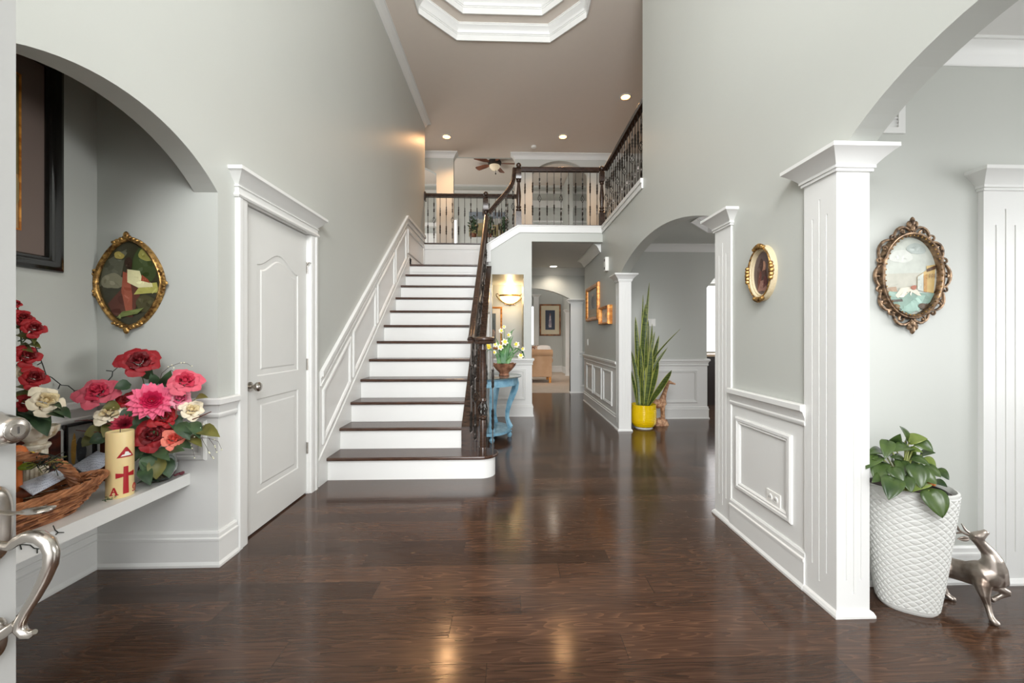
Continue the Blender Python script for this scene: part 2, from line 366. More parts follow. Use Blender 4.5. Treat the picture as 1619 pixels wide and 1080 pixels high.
# ceiling pieces round the octagon
b.prism([(X0, Y0), (X1, Y0), (X1, 2.6), (.97, 2.6), (.55, 2.16), (-.72, 2.16), (-1.14, 2.6), (X0, 2.6)], 'z', ZC, ZC+.04)
b.prism([(X0, 2.6), (-1.14, 2.6), (-1.14, 4.98), (X0, 4.98)], 'z', ZC, ZC+.04)
b.prism([(.97, 2.6), (X1, 2.6), (X1, 4.98), (.97, 4.98)], 'z', ZC, ZC+.04)
b.prism([(X0, 4.98), (-1.14, 4.98), (-.72, 5.42), (.55, 5.42), (.97, 4.98), (X1, 4.98), (X1, Y1), (X0, Y1)], 'z', ZC, ZC+.04)
b.box(X1, 3.2, 4.1, BY+.2, ZC, ZC+.04); b.box(-3.3, X0, 7.4, BY+.2, ZC, ZC+.04)
oct2 = [(-.86, 4.93), (-.61, 5.18), (.42, 5.18), (.67, 4.93), (.67, 2.6), (.42, 2.35), (-.61, 2.35), (-.86, 2.6)]
# first step walls and soffit, second step walls and lid
z1 = ZC+.17; z2 = z1+.17
n = 8
for i in range(n):
    j = (i+1) % n
    p, q, r, s_ = oct1[i], oct1[j], oct2[j], oct2[i]
    b.add([(p[0], p[1], ZC), (q[0], q[1], ZC), (q[0], q[1], z1), (p[0], p[1], z1)], [(0, 1, 2, 3)])
    b.add([(p[0], p[1], z1), (q[0], q[1], z1), (r[0], r[1], z1), (s_[0], s_[1], z1)], [(0, 1, 2, 3)])
    b.add([(s_[0], s_[1], z1), (r[0], r[1], z1), (r[0], r[1], z2), (s_[0], s_[1], z2)], [(0, 1, 2, 3)])
b.add([(x, y, z2) for x, y in oct2], [tuple(range(8))])
struct('ceiling', b, M_CEIL, 'high foyer ceiling with stepped octagonal tray', 'ceiling')
crown = [(0, -.15), (.012, -.15), (.016, -.135), (.03, -.12), (.04, -.09), (.065, -.05), (.095, -.03), (.105, -.022), (.12, -.02), (.12, 0), (0, 0)]
def crownp(z, s=1.0, flip=1): return [(o*s, z+dz*s) for o, dz in crown]
tray = [(0, -.012), (.012, -.012), (.012, .062), (.022, .064), (.022, .074), (.034, .078), (.038, .09), (.05, .11), (.078, .135), (.092, .145), (.092, .157), (.10, .16), (.10, .17), (0, .17)]
b = MB(); b.sweep(oct1, [(o, ZC+z) for o, z in tray], side=-1, closed=True); struct('trim_tray_outer', b, M_WHITE, 'white octagonal crown of the lower ceiling tray step', 'crown molding', smooth=30)
b = MB(); b.sweep(oct2, [(o, z1+z) for o, z in tray], side=-1, closed=True); struct('trim_tray_inner', b, M_WHITE, 'white octagonal crown of the upper ceiling tray step', 'crown molding', smooth=30)
# crowns
b = MB(); b.sweep([(LX, -.55), (LX, 7.48), (LX-.125, 7.48)], crownp(ZC, .8), side=-1); struct('trim_crown_left', b, M_WHITE, 'white crown molding along the top of the left foyer wall', 'crown molding', smooth=30)
b = MB(); b.sweep([(-3.0, BY), (xb, BY), (xb, BY+.14)], crownp(ZC, .8), side=-1); struct('trim_crown_pillar', b, M_WHITE, 'short white crown on the gallery pillar behind the stairs', 'crown molding', smooth=30)
b = MB(); b.sweep([(xc, BY+.14), (xc, BY), (3.1, BY)], crownp(ZC, .8), side=-1); struct('trim_crown_gallery', b, M_WHITE, 'white crown above the gallery arch on the right', 'crown molding', smooth=30)
b = MB(); b.sweep([(.34, BY), (3.3, BY)], crownp(2.74, 1), side=-1); struct('trim_crown_hall_back', b, M_WHITE, 'white crown across the end of the back hall', 'crown molding', smooth=30)
b = MB(); b.sweep([(RX, WY+.12), (RX, 7.70), (RX+.4, 7.70)], crownp(2.74, 1), side=1); struct('trim_crown_hall_right', b, M_WHITE, 'white crown on the right wall of the back hall', 'crown molding', smooth=30)
b = MB(); b.box(-5, 5, FY-.04, FY, 6.28, 6.36); b.box(-5, 5, FY-.08, FY, 6.5, 6.56); struct('trim_family_band', b, M_WHITE, 'white band high on the far family room wall', 'trim')
# dining room shell
DZ = 2.63
b = MB(); b.box(RT, 2.985, 5.95, 6.07, 0, DZ); struct('wall_dining_back', b, M_WALL, 'grey dining room wall behind the snake plant', 'wall')
b = MB(); b.prism([(2.985, 1.98), (3.10, 2.13), (5.3, 2.13), (5.3, DZ), (2.985, DZ)], 'y', 5.95, 6.07)
struct('wall_dining_header', b, M_WALL, 'header over the kitchen opening of the dining room', 'wall')
b = MB(); b.box(RT, 2.575, 1.94, 2.08, 0, 2.74); b.box(2.575, 4.6, 1.94, 2.08, 2.1, 2.74); b.box(4.4, 5.3, 1.94, 2.08, 0, 2.74)
struct('wall_living_end', b, M_WALL, 'pale grey living room end wall with ornate oval picture', 'wall')
b = MB(); b.box(RT, 5.3, -.75, 1.94, 2.70, 2.8); struct('ceiling_living', b, M_CEILL, 'white living room ceiling right of the arch', 'ceiling')
b = MB()
oct3 = [(2.18, 4.75), (2.61, 5.2), (4.0, 5.2), (4.43, 4.75), (4.43, 3.1), (4.0, 2.65), (2.61, 2.65), (2.18, 3.1)]
b.prism([(RT, 4.75), (2.18, 4.75), (2.61, 5.2), (4.0, 5.2), (4.43, 4.75), (5.3, 4.75), (5.3, 5.95), (RT, 5.95)], 'z', DZ, DZ+.04)
b.prism([(RT, 2.08), (5.3, 2.08), (5.3, 3.1), (4.43, 3.1), (4.0, 2.65), (2.61, 2.65), (2.18, 3.1), (RT, 3.1)], 'z', DZ, DZ+.04)
b.box(RT, 2.18, 3.1, 4.75, DZ, DZ+.04); b.box(4.43, 5.3, 3.1, 4.75, DZ, DZ+.04); b.box(2, 4.6, 2.5, 5.4, DZ+.17, DZ+.21)
struct('ceiling_dining', b, M_WALL, 'grey dining room ceiling with octagonal tray', 'ceiling')
b = MB(); b.sweep(oct3, [(o, DZ+z) for o, z in tray], side=-1, closed=True); struct('trim_dining_tray', b, M_WHITE, 'white angled crown of the dining room ceiling tray', 'crown molding', smooth=30)
b = MB(); b.sweep([(RT, 5.95), (5.3, 5.95)], crownp(DZ, .72), side=-1); struct('trim_crown_dining', b, M_WHITE, 'white crown along the dining room back wall', 'crown molding', smooth=30)
b = MB(); b.sweep([(RT, 1.94), (5.0, 1.94)], crownp(2.70, .68), side=-1); struct('trim_crown_living', b, M_WHITE, 'white crown on the living room end wall at upper right', 'crown molding', smooth=30)
b = MB(); b.box(5.3, 5.4, 5.0, 9, 0, 2.8); b.box(5.3, 5.4, 1.9, 2.8, 0, 2.8); b.box(5.3, 5.4, 2.8, 5.0, 2.3, 2.8); b.box(5.3, 5.4, 2.8, 5.0, 0, .7); struct('wall_dining_right', b, M_WALL, 'right wall of the dining room with window opening', 'wall')
b = MB(); b.box(3.4, 5.3, 7.7, 7.8, 0, .9); b.box(3.4, 5.3, 7.7, 7.8, 2.3, 2.8); struct('wall_kitchen', b, M_WHITE, 'bright white kitchen wall past the dining room', 'wall')

# ------------------------------------------------------------------ mouldings
base = [(0, 0), (.026, 0), (.026, .012), (.016, .026), (.016, .135), (.02, .138), (.02, .15), (.012, .155), (.012, .175), (.006, .185), (0, .185)]
rail = [(0, .80), (.010, .80), (.014, .808), (.014, .818), (.009, .825), (.012, .84), (.022, .868), (.034, .874), (.034, .900), (.026, .905), (0, .905)]
def base_rail(nm, path, side, what, rails=True, bases=True, zoff=0):
    if bases: struct('baseboard_'+nm, MB().sweep(path, base, side), M_WHITE, 'white baseboard '+what, 'baseboard', smooth=30)
    if rails: struct('trim_chair_rail_'+nm, MB().sweep(path, rail, side), M_WHITE, 'white chair rail '+what, 'chair rail', smooth=30)
e = .004
# white painted dado panels behind the rails
def dado(nm, mb, what): struct('trim_dado_'+nm, mb, M_WHITE, 'white wainscot board '+what, 'wainscot')
dado('niche', MB().box(NX, NX+e, 1.1, NY-e, 0, .86).box(NX, LX-.125, NY-e, NY, 0, .86).box(LX-.125, LX, NY-e, NY, 0, .86).box(LX, LX+e, NY-e, 2.345, 0, .86), 'lining the bench niche')
base_rail('niche', [(NX+e, 1.1), (NX+e, NY-e), (LX+e, NY-e), (LX+e, 2.345)], -1, 'wrapping the bench niche')
dado('right', MB().box(RX-e, RX, 1.907, 2.56, 0, .86), 'below the small oval portrait')
base_rail('right', [(RX-e, 1.90), (RX-e, 2.56)], 1, 'below the small oval portrait between two pilasters')
dado('hall', MB().box(RX-e, RX, 5.34, 7.70, 0, .86).box(RX, RT, 7.70, 7.70+e, 0, .86), 'on the right side of the back hall')
base_rail('hall', [(RX-e, 5.33), (RX-e, 7.70+e), (RX+.3, 7.70+e)], 1, 'along the right side of the back hall')
dado('dining', MB().box(RT, 2.985, 5.95-e, 5.95, 0, .86).box(2.985, 2.985+e, 5.95-e, 6.07, 0, .86), 'behind the snake plant and giraffe')
base_rail('dining', [(RT, 5.95-e), (2.985+e, 5.95-e), (2.985+e, 6.07)], -1, 'behind the snake plant and giraffe')
base_rail('living', [(RT, 1.94), (2.363, 1.94)], -1, 'behind the white planter', rails=False)
dado('balcony', MB().box(-.29, .34+e, WY-e, WY, 0, .86).box(.34, .34+e, WY, WY+.12, 0, .86), 'under the pass-through')
base_rail('balcony', [(-.29, WY-e), (.34+e, WY-e), (.34+e, WY+.12)], -1, 'under the pass-through beside the hall opening')
dado('passage', MB().box(xr+.3, 3.3, BY-e, BY, 0, .86), 'at the end of the back hall')
base_rail('passage', [(xr+.2, BY-e), (3.3, BY-e)], -1, 'at the end of the back hall')
struct('baseboard_far', MB().sweep([(-4.9, FY), (1.855, FY), (1.90, 12.6)], [(o*1.3, z*1.2) for o, z in base], -1), M_WHITE, 'white baseboard in the far family room', 'baseboard')
# picture-frame mouldings
def panel(nm, plane, at, a0, a1, z0, z1, out, what, w=.045):
    """Rectangular moulding on plane x=at or y=at, out = +1/-1 direction off the wall."""
    prof = [(0, 0), (0, .010), (.008, .016), (.022, .016), (.028, .010), (.036, .012), (w, .004), (w, 0)]
    b = MB(); rs = []
    for a, z, sa, sz in ((a0, z0, 1, 1), (a1, z0, -1, 1), (a1, z1, -1, -1), (a0, z1, 1, -1)):
        row = []
        for i, o in prof:
            u = a+sa*i; zz = z+sz*i; t = at+out*o
            row.append((t, u, zz) if plane == 'x' else (u, t, zz))
        rs.append(row)
    rs.append(rs[0]); b.rings(rs, cap=False)
    return struct('trim_panel_'+nm, b, M_WHITE, what, 'wainscot panel')
panel('right', 'x', RX-e, 1.995, 2.50, .275, .73, -1, 'white rectangular panel molding below the small oval portrait')
for i, (a, c) in enumerate(((5.60, 6.12), (6.24, 6.80), (6.92, 7.46))):
    panel('hall', 'x', RX-e, a, c, .255, .75, -1, 'white panel molding in the back hall, '+('nearest to the arch column', 'middle of three', 'farthest of three')[i])
panel('dining', 'y', 5.95-e, 1.75, 2.84, .24, .74, -1, 'white panel molding behind the giraffe figurine')
panel('niche_side', 'y', NY-e, -2.12, LX-.055, .57, .785, -1, 'white panel molding at the end of the niche')
panel('niche_back', 'x', NX+e, 1.25, 2.05, .56, .78, 1, 'white panel molding on the niche back wall behind the bench')
panel('balcony', 'y', WY-e, -.22, .24, .26, .74, -1, 'white panel molding under the pass-through')
# living-room window trim etc. behind view: front windows
b = MB(); b.box(-1.05, -.98, -.6, -.52, 0, 2.5); b.box(.98, 1.05, -.6, -.52, 0, 2.5); b.box(-1.05, 1.05, -.6, -.52, 2.44, 2.52)
struct('trim_front_door', b, M_WHITE, 'white frame of the front doorway', 'door frame')
# living-room outer wall with windows
b = MB(); b.box(RT, 2.2, -.75, -.65, 0, 2.74); b.box(5.0, 5.3, -.75, -.65, 0, 2.74); b.box(2.2, 5.0, -.75, -.65, 0, .6); b.box(2.2, 5.0, -.75, -.65, 2.3, 2.74); b.box(5.3, 5.4, -.75, 1.94, 0, 2.74)
struct('wall_living_front', b, M_WALL, 'window wall of the living room', 'wall')
b = MB()
for x in (2.2, 3.1, 4.05, 4.95): b.box(x, x+.05, -.72, -.68, .6, 2.3)
b.box(2.2, 5.0, -.72, -.68, 1.42, 1.47)
struct('window_1', b, M_WHITE, 'white living room window frame', 'window')
b = MB()
for y in (2.8, 3.5, 4.25, 4.95): b.box(5.32, 5.36, y, y+.05, .7, 2.3)
b.box(5.32, 5.36, 2.8, 5.0, 1.5, 1.54); struct('window_2', b, M_WHITE, 'white dining room window frame', 'window')

# ------------------------------------------------------------------ fluted columns and pilasters
cap = [(0, 0), (.010, 0), (.010, .012), (.016, .014), (.016, .026), (.02, .032), (.035, .05), (.06, .075), (.072, .083), (.072, .10), (0, .10)]
def column(x0, x1, y0, y1, zcap, label, ztop=None, capS=1.0, group=None, name='column'):
    t = thing(name, label, 'column', ((x0+x1)/2, (y0+y1)/2, 0), 0, group)
    g, dp = .0075, .004
    def plan(which):
        pts = []
        def edge(p, q, n):
            d = Vector((q[0]-p[0], q[1]-p[1])); L = d.length; d /= L; o = []
            fr = [(.28, 0), (.5, 1), (.72, 0)]
            o.append(p)
            for f, mid in fr:
                if L < .08 or (which == 1 and not mid) or which == 0: continue
                for s_, dd in ((f*L-g/2, 0), (f*L-g/2, dp), (f*L+g/2, dp), (f*L+g/2, 0)):
                    o.append((p[0]+d.x*s_+n[0]*dd, p[1]+d.y*s_+n[1]*dd))
            return o
        pts += edge((x0, y0), (x1, y0), (0, 1)); pts += edge((x1, y0), (x1, y1), (-1, 0)); pts += edge((x1, y1), (x0, y1), (0, -1)); pts += edge((x0, y1), (x0, y0), (1, 0))
        return pts
    b = MB()
    for z0, z1, w in ((0, .10, 0), (.10, .16, 1), (.16, zcap-.17, 2), (zcap-.17, zcap-.09, 1), (zcap-.09, zcap+.02, 0)):
        b.prism(plan(w), 'z', z0, z1)
    b.build('shaft', M_WHITE, t, world=True)
    MB().rect_loft(x0, x1, y0, y1, [(o*capS, zcap+z) for o, z in cap]).build('capital', M_WHITE, t, world=True, smooth=30)
    MB().rect_loft(x0, x1, y0, y1, [(0, 0), (.016, 0), (.016, .010), (.010, .022), (.002, .028), (0, .028)]).build('base', M_WHITE, t, world=True)
    return t
column(1.440, 1.590, 1.713, 1.907, 1.965, 'large white fluted column in the right foreground beside the planter')
column(1.440, 1.590, 2.555, 2.754, 1.965, 'white fluted column between the portrait panel and dining arch')
column(1.428, 1.592, 5.18, 5.34, 1.965, 'white fluted column at the far side of the dining arch')
column(2.363, 2.59, 1.915, 2.08, 1.965, 'white fluted pilaster at the right edge beyond the deer')
column(1.335, 1.60, BY-.012, BY+.15, 1.97, 'white column under the arch at the end of the back hall', capS=.9)
column(1.78, 1.92, 12.6, 12.75, 2.0, 'far white pilaster seen through the back arch', capS=.9)
p = P(848, 500, Y=FY-.1)
column(p.x-.10, p.x+.08, FY-.12, FY-.0, 2.62, 'far white window casing at the left of the framed picture', capS=1.2)
# ================================================================== STAIRCASE
R_ = .198; T_ = .2575; SY = 3.46; SX0 = LX; SX1 = -.44
st = thing('staircase', 'straight white staircase with dark oak treads rising to a landing', 'staircase', (-1.0, 3.46, 0))
for i in range(12):
    y = SY+T_*i; z = R_*(i+1); last = i == 11
    b = MB(); d = T_+.03 if not last else 1.13
    if i == 0:
        # starting step with rounded right end
        cx, cy, r = -.26, SY+.155, .155
        pts = [(SX0, SY), (cx, SY)]+[(cx+r*math.sin(a), cy-r*math.cos(a)) for a in [PI*k/12 for k in range(1, 12)]]+[(cx, cy+r), (SX0, cy+r)]
        b.prism(pts, 'z', z-.028, z)
        r2 = MB(); rr = .128
        pts2 = [(SX0+.002, SY+.027), (cx, SY+.027)]+[(cx+rr*math.sin(a), cy-rr*math.cos(a)) for a in [PI*k/12 for k in range(1, 12)]]+[(cx, cy+rr), (SX0, cy+rr)]
        r2.prism(pts2, 'z', 0, z-.028)
        r2.build('riser', M_WHITE, st, world=True, smooth=30)
    else:
        b.box(SX0+.002, SX1, y, y+d, z-.028, z)
        MB().box(SX0+.002, SX1, y+.027, y+.045, z-R_, z-.028).build('riser', M_WHITE, st, world=True)
    b.build('tread', M_TREAD, st, world=True, bevel=.009)
yt = SY+T_*11
# three steps climbing right from the landing
for i in range(2):
    x = -.36+.17*(i+1)
    MB().box(x, .16, WY+.13, 7.42, 12*R_+R_*i, 12*R_+R_*(i+1)).build('upper_step', M_WHITE, st, world=True)
# skirt board along the left wall
nz = lambda y: R_+(y-SY)*R_/T_     # nosing line height
sk = MB(); sk.prism([(3.33, 0), (3.60, 0), (3.75, R_-.02), (yt+.1, 12*R_-.1), (yt+.1, 12*R_+.10), (yt-.02, nz(yt)+.10), (3.375, nz(3.375)+.115), (3.33, nz(3.33)+.115)], 'x', SX0, SX0+.016)
sk.prism([(yt, 12*R_), (7.49, 12*R_), (7.49, 12*R_+.10), (yt, 12*R_+.10)], 'x', SX0, SX0+.016)
sk.build('skirt_board', M_WHITE, st, world=True)
# curb wall under the balustrade with dark cap
cz = lambda y: nz(y)+.045
MB().prism([(3.70, 0), (WY-.006, 0), (WY-.006, cz(WY)-.05), (3.70, cz(3.70)-.05)], 'x', -.44, -.29).build('spandrel_wall', M_WHITE, st, world=True)
MB().prism([(3.68, R_), (3.70, R_), (3.70, cz(3.70)-.05), (WY-.02, cz(WY-.02)-.05), (WY-.02, cz(WY-.02)), (3.68, cz(3.68))], 'x', -.445, -.285).build('curb_cap', M_DARK, st, world=True)
MB().box(-.445, -.285, 3.67, 3.70, R_, cz(3.68)).build('curb_end', M_DARK, st, world=True)
sp = MB()
for (a, c) in ((4.75, 5.35), (5.45, 6.05), (4.1, 4.65)):
    za, zc_ = cz(a)-.2, cz(c)-.2
    for q in ((a, .25, c, .27), (a, .25, a+.02, za), (c-.02, .25, c, zc_)):
        sp.box(-.29, -.278, q[0], q[2], q[1], q[3])
    sp.prism([(a, za-.02), (c, zc_-.02), (c, zc_), (a, za)], 'x', -.29, -.278)
sp.build('spandrel_molding', M_WHITE, st, world=True)
# landing back wall below the far rail
ld = MB(); ld.box(SX0-.125, .14, 7.44, 7.50, 12*R_-.1, Z2-.02); ld.box(SX0, .14, 7.425, 7.44, Z2-.11, Z2-.02); ld.box(SX0, .14, 7.43, 7.44, 12*R_, 12*R_+.10)
struct('wall_landing', ld, M_WHITE, 'white panelled wall at the back of the stair landing', 'wall')
struct('floor_landing', MB().box(SX0-.1, -.36, yt+.02, 7.44, 12*R_-.12, 12*R_-.03), M_WHITE, 'underside slab of the stair landing', 'floor')
# white fascia trims of the balcony
f = MB(); f.prism([(.14, Z2-.11), (RX, Z2-.11), (RX, Z2-.01), (.125, Z2-.01), (-.37, 2.655), (-.37, 2.40), (-.295, 2.40), (-.295, 2.575), (.15, Z2-.11)], 'y', WY-.018, WY)
f.prism([(.14, Z2-.01), (RX, Z2-.01), (RX, Z2+.003), (.12, Z2+.003), (-.38, 2.665), (-.38, 2.645)], 'y', WY-.03, WY+.13)
struct('trim_balcony_fascia', f, M_WHITE, 'white fascia board along the front edge of the balcony', 'fascia')
g = MB(); g.box(RX-.018, RX, 4.32, WY, Z2-.11, Z2-.01); g.box(RX-.03, RT+.02, 4.30, WY, Z2-.05, Z2-.0); g.box(RX-.018, RT, 4.302, 4.32, Z2-.11, Z2-.01)
struct('trim_gallery_fascia', g, M_WHITE, 'white fascia board below the railing of the right gallery', 'fascia')
# wainscot following the stair
rl = lambda y: nz(y)+.82
sw = MB()
def band(z_lo, z_hi, th, y0=3.372, y1=6.17):
    sw.prism([(y0, rl(y0)+z_lo), (y1, rl(y1)+z_lo), (y1, rl(y1)+z_hi), (y0, rl(y0)+z_hi)], 'x', LX, LX+th)
    zz = rl(y1)
    sw.prism([(y1, zz+z_lo), (7.44, zz+z_lo), (7.44, zz+z_hi), (y1, zz+z_hi)], 'x', LX, LX+th)
struct('trim_stair_dado', MB().prism([(3.36, 0), (yt, nz(yt)), (7.44, 12*R_), (7.44, rl(6.17)), (6.17, rl(6.17)), (3.36, rl(3.36))], 'x', LX, LX+.003), M_WHITE, 'white wainscot board climbing beside the stairs', 'wainscot')
band(-.045, 0, .034); band(-.055, -.045, .02); band(-.11, -.055, .012); band(-.125, -.11, .02)
struct('trim_stair_rail', sw, M_WHITE, 'white chair rail climbing the left wall beside the stairs', 'chair rail')
def slant_panel(a, c, flat=False):
    sl = R_/T_ if not flat else 0
    za, zc_ = (rl(a)-.19, rl(c)-.19) if not flat else (rl(6.17)-.19,)*2
    ba, bc = (nz(a)+.17, nz(c)+.17) if not flat else (12*R_+.16,)*2
    b = MB(); rs = []
    prof = [(0, 0), (0, .010), (.008, .016), (.022, .016), (.028, .010), (.036, .012), (.04, .004), (.04, 0)]
    for y, z, s1, s2 in ((a, ba, 1, 1), (c, bc, -1, 1), (c, zc_, -1, -1), (a, za, 1, -1)):
        rs.append([(LX+.003+o, y+s1*i, z+s2*i*1.25+s1*i*sl) for i, o in prof])
    rs.append(rs[0]); b.rings(rs, cap=False)
    return b
for i, (a, c) in enumerate(((3.41, 4.00), (4.06, 4.74), (4.80, 5.50), (5.56, 6.12))):
    struct('trim_stair_panel', slant_panel(a, c), M_WHITE, 'slanted white panel molding beside the stairs, '+('lowest', 'second from the bottom', 'third from the bottom', 'topmost')[i], 'wainscot panel')
struct('trim_stair_panel', slant_panel(6.22, 7.38, True), M_WHITE, 'level white panel molding beside the landing', 'wainscot panel')

# ================================================================== RAILINGS
def bar_mesh(kind, h, name='baluster'):
    """Square iron bar with twisted lengths; kind 1 has a basket in the middle."""
    b = MB(); w = .0052; rs = []
    segs = [(.20, .38), (.62, .80)] if kind == 0 else ([(.12, .34), (.68, .88)] if kind == 1 else [(.22, .40), (.60, .78)])
    n = 46
    for i in range(n+1):
        t = i/n; tw = 0; fat = 1
        for s0, s1 in segs:
            if t > s1: tw += 2*PI*2
            elif t > s0:
                u = (t-s0)/(s1-s0); tw += 2*PI*2*u; fat = 1.2+.95*abs(math.sin(u*PI*5))
        rs.append([(w*1.3*fat*math.cos(a+tw), w*1.3*fat*math.sin(a+tw), t*h) for a in (PI/4, 3*PI/4, 5*PI/4, 7*PI/4)])
    if kind == 1:
        c = n//2; rs1 = rs[:c-1]; rs2 = rs[c+2:]
        b.rings(rs1); b.rings(rs2)
    else: b.rings(rs)
    return b
def basket_mesh(h):
    b = MB(); z0 = h*(22/46.)-.008; z1 = h*(25/46.)+.010; zm = (z0+z1)/2; hh = (z1-z0)/2+.022
    for k in range(4):
        pts = []
        for i in range(13):
            t = i/12; a = k*PI/2+t*PI*1.0; r = .024*math.sin(t*PI)+.003
            pts.append((r*math.cos(a), r*math.sin(a), zm-hh+2*hh*t))
        b.tube(pts, .0032, 5)
    b.ball((0, 0, zm-hh), .008, 6, 4); b.ball((0, 0, zm+hh), .008, 6, 4)
    return b
bar_cache = {}
def baluster(root, pos, h, kind):
    key = (kind, round(h, 3))
    if key not in bar_cache:
        o = bar_mesh(kind, h).build('baluster', M_IRON, loc=(0, 0, 0)); k = None
        if kind == 1: k = basket_mesh(h).build('basket', M_IRON, loc=(0, 0, 0))
        bar_cache[key] = (o.data, k.data if k else None)
        if k: bpy.data.objects.remove(k)
        bpy.data.objects.remove(o)
    md, kd = bar_cache[key]
    o = bpy.data.objects.new('baluster', md); C.objects.link(o); o.parent = root; o.location = Vector(pos)-root.location
    if kd:
        q = bpy.data.objects.new('basket', kd); C.objects.link(q); q.parent = o
    return o
def newel(root, x, y, z0, z1, w=.078):
    b = MB(); h = z1-z0
    zb = z0+h*.24
    b.rect_loft(x-w/2, x+w/2, y-w/2, y+w/2, [(0, z0), (0, zb-.01), (-.008, zb)])
    r = w*.5
    b.lathe([(r*.7, 0), (r*.95, .012), (r*.95, .03), (r*.6, .04), (r*.6, .05), (r*.9, .06), (r*.9, .075), (r*.6, .085), (r*.62, .10), (r*.85, .22*h), (r*.78, .30*h), (r*.5, .42*h), (r*.46, .455*h), (r*.8, .465*h), (r*.8, .485*h), (r*.5, .495*h), (r*.5, .515*h)], (x, y, zb), 14)
    zt = zb+.50*h
    b.rect_loft(x-w*.46, x+w*.46, y-w*.46, y+w*.46, [(-.006, zt), (0, zt+.01), (0, zt+.15*h), (-.01, zt+.165*h)])
    zc_ = zt+.165*h
    b.lathe([(r*.55, -.005), (r*.45, .01), (r*.9, .016), (r*.9, .022), (r*.5, .028)], (x, y, zc_), 14)
    b.ball((x, y, z1-r*.85), r*.92, 12, 8)
    return b.build('newel_post', M_DARK, root, world=True, smooth=35)
HP = [(-.030, -.028), (.030, -.028), (.034, -.018), (.024, -.006), (.032, .010), (.026, .026), (.010, .034), (-.010, .034), (-.026, .026), (-.032, .010), (-.024, -.006), (-.034, -.018)]
def handrail(root, path, s=1.0, name='handrail'):
    """Moulded rail carried along a 3-D path, profile upright."""
    path = [Vector(p) for p in path]; rs = []
    for i, p in enumerate(path):
        a = path[max(i-1, 0)]; c = path[min(i+1, len(path)-1)]; d = c-a
        side = Vector((d.y, -d.x, 0)); side = side.normalized() if side.length > 1e-5 else Vector((1, 0, 0))
        up = side.cross(d.normalized()); up = up if up.z > 0 else -up
        if up.length < .01: up = Vector((0, 0, 1))
        rs.append([p+side*u*s+up.normalized()*v*s for u, v in HP])
    b = MB(); b.rings(rs)
    return b.build(name, M_DARK, root, world=True, smooth=35)
# --- main stair balustrade
sr = thing('stair_railing', 'dark wood stair handrail with curled end above iron balusters', 'railing', (-.3, 3.6, R_))
RXC = -.362
nx, ny = P(763, 722, Z=R_).x, 3.50
rz_ = lambda y: cz(y)+.775
yA = 3.95
vol = []
for i in range(27):                                  # the volute
    t = i/26; a = -PI/2+t*2.35*PI; r = .034+.078*t
    vol.append((nx+r*math.cos(a)*1.05, ny+.01+r*math.sin(a), 1.205))
vb = MB(); vb.lathe([(.02, -.03), (.062, -.03), (.066, -.02), (.058, -.004), (.066, .012), (.055, .03), (.01, .036)], (nx, ny+.01, 1.205), 20)
vb.build('volute', M_DARK, sr, world=True, smooth=35)
last = vol[-1]
path = [v for v in vol]
n0 = Vector(last); 
tgt = Vector((RXC, yA, rz_(yA)))
path = []
for i in range(25):
    t = i/24; a = PI*1.02+PI*2*(-t*1.05)            # spiral seen from above, ends heading up the stair on the left
    r = .108-.062*t
    path.append(Vector((nx+r*math.cos(a), ny+.02+r*math.sin(a), 1.205)))
path.reverse()
end = path[-1]
for t in (.2, .4, .6, .8):
    y = end.y+(yA-end.y)*t
    path.append(Vector((end.x+(RXC-end.x)*t, y, max(1.205, 1.205+(rz_(yA)-1.205)*t**1.6))))
path.append(tgt)
for y in (4.5, 5.1, 5.7, 6.16): path.append(Vector((RXC, y, rz_(y))))
handrail(sr, path, .95)
# starting post: turned wood with iron basket
nb = MB(); hN = 1.175-R_
prof = [(.034, 0), (.034, .06), (.026, .075), (.03, .09), (.03, .30*hN), (.022, .32*hN), (.034, .335*hN), (.034, .35*hN), (.02, .36*hN), (.02, .37*hN)]
nb.lathe(prof, (nx, ny, R_), 16)
nb.lathe([(.02, .47*hN), (.02, .48*hN), (.034, .49*hN), (.034, .505*hN), (.024, .52*hN), (.032, .56*hN), (.03, .75*hN), (.024, .93*hN), (.036, .95*hN), (.03, hN)], (nx, ny, R_), 16)
np_ = nb.build('newel_post', M_DARK, sr, world=True, smooth=35)
kb = MB()
for k in range(6):
    kb.tube([(nx+(.018+.022*math.sin(t*PI/8))*math.cos(k*PI/3+t*.3), ny+(.018+.022*math.sin(t*PI/8))*math.sin(k*PI/3+t*.3), R_+hN*.355+hN*.13*t/8) for t in range(9)], .0045, 5)
kb.lathe([(.012, .36*hN), (.012, .48*hN)], (nx, ny, R_), 8)
kb.build('iron_basket', M_IRON, np_, world=True)
for x, y, k in ((nx-.105, ny+.02, 0), (nx-.075, ny+.10, 1), (nx+.085, ny+.035, 2), (nx+.02, ny+.12, 0)):
    baluster(sr, (x, y, R_), 1.18-R_, k)
y = 3.80; i = 0
while y < 6.12:
    baluster(sr, (RXC, y, cz(y)), .755, (0, 1, 2)[i % 3]); y += .1287; i += 1
newel(sr, -.375, 6.225, 2.36, 3.50, .085)
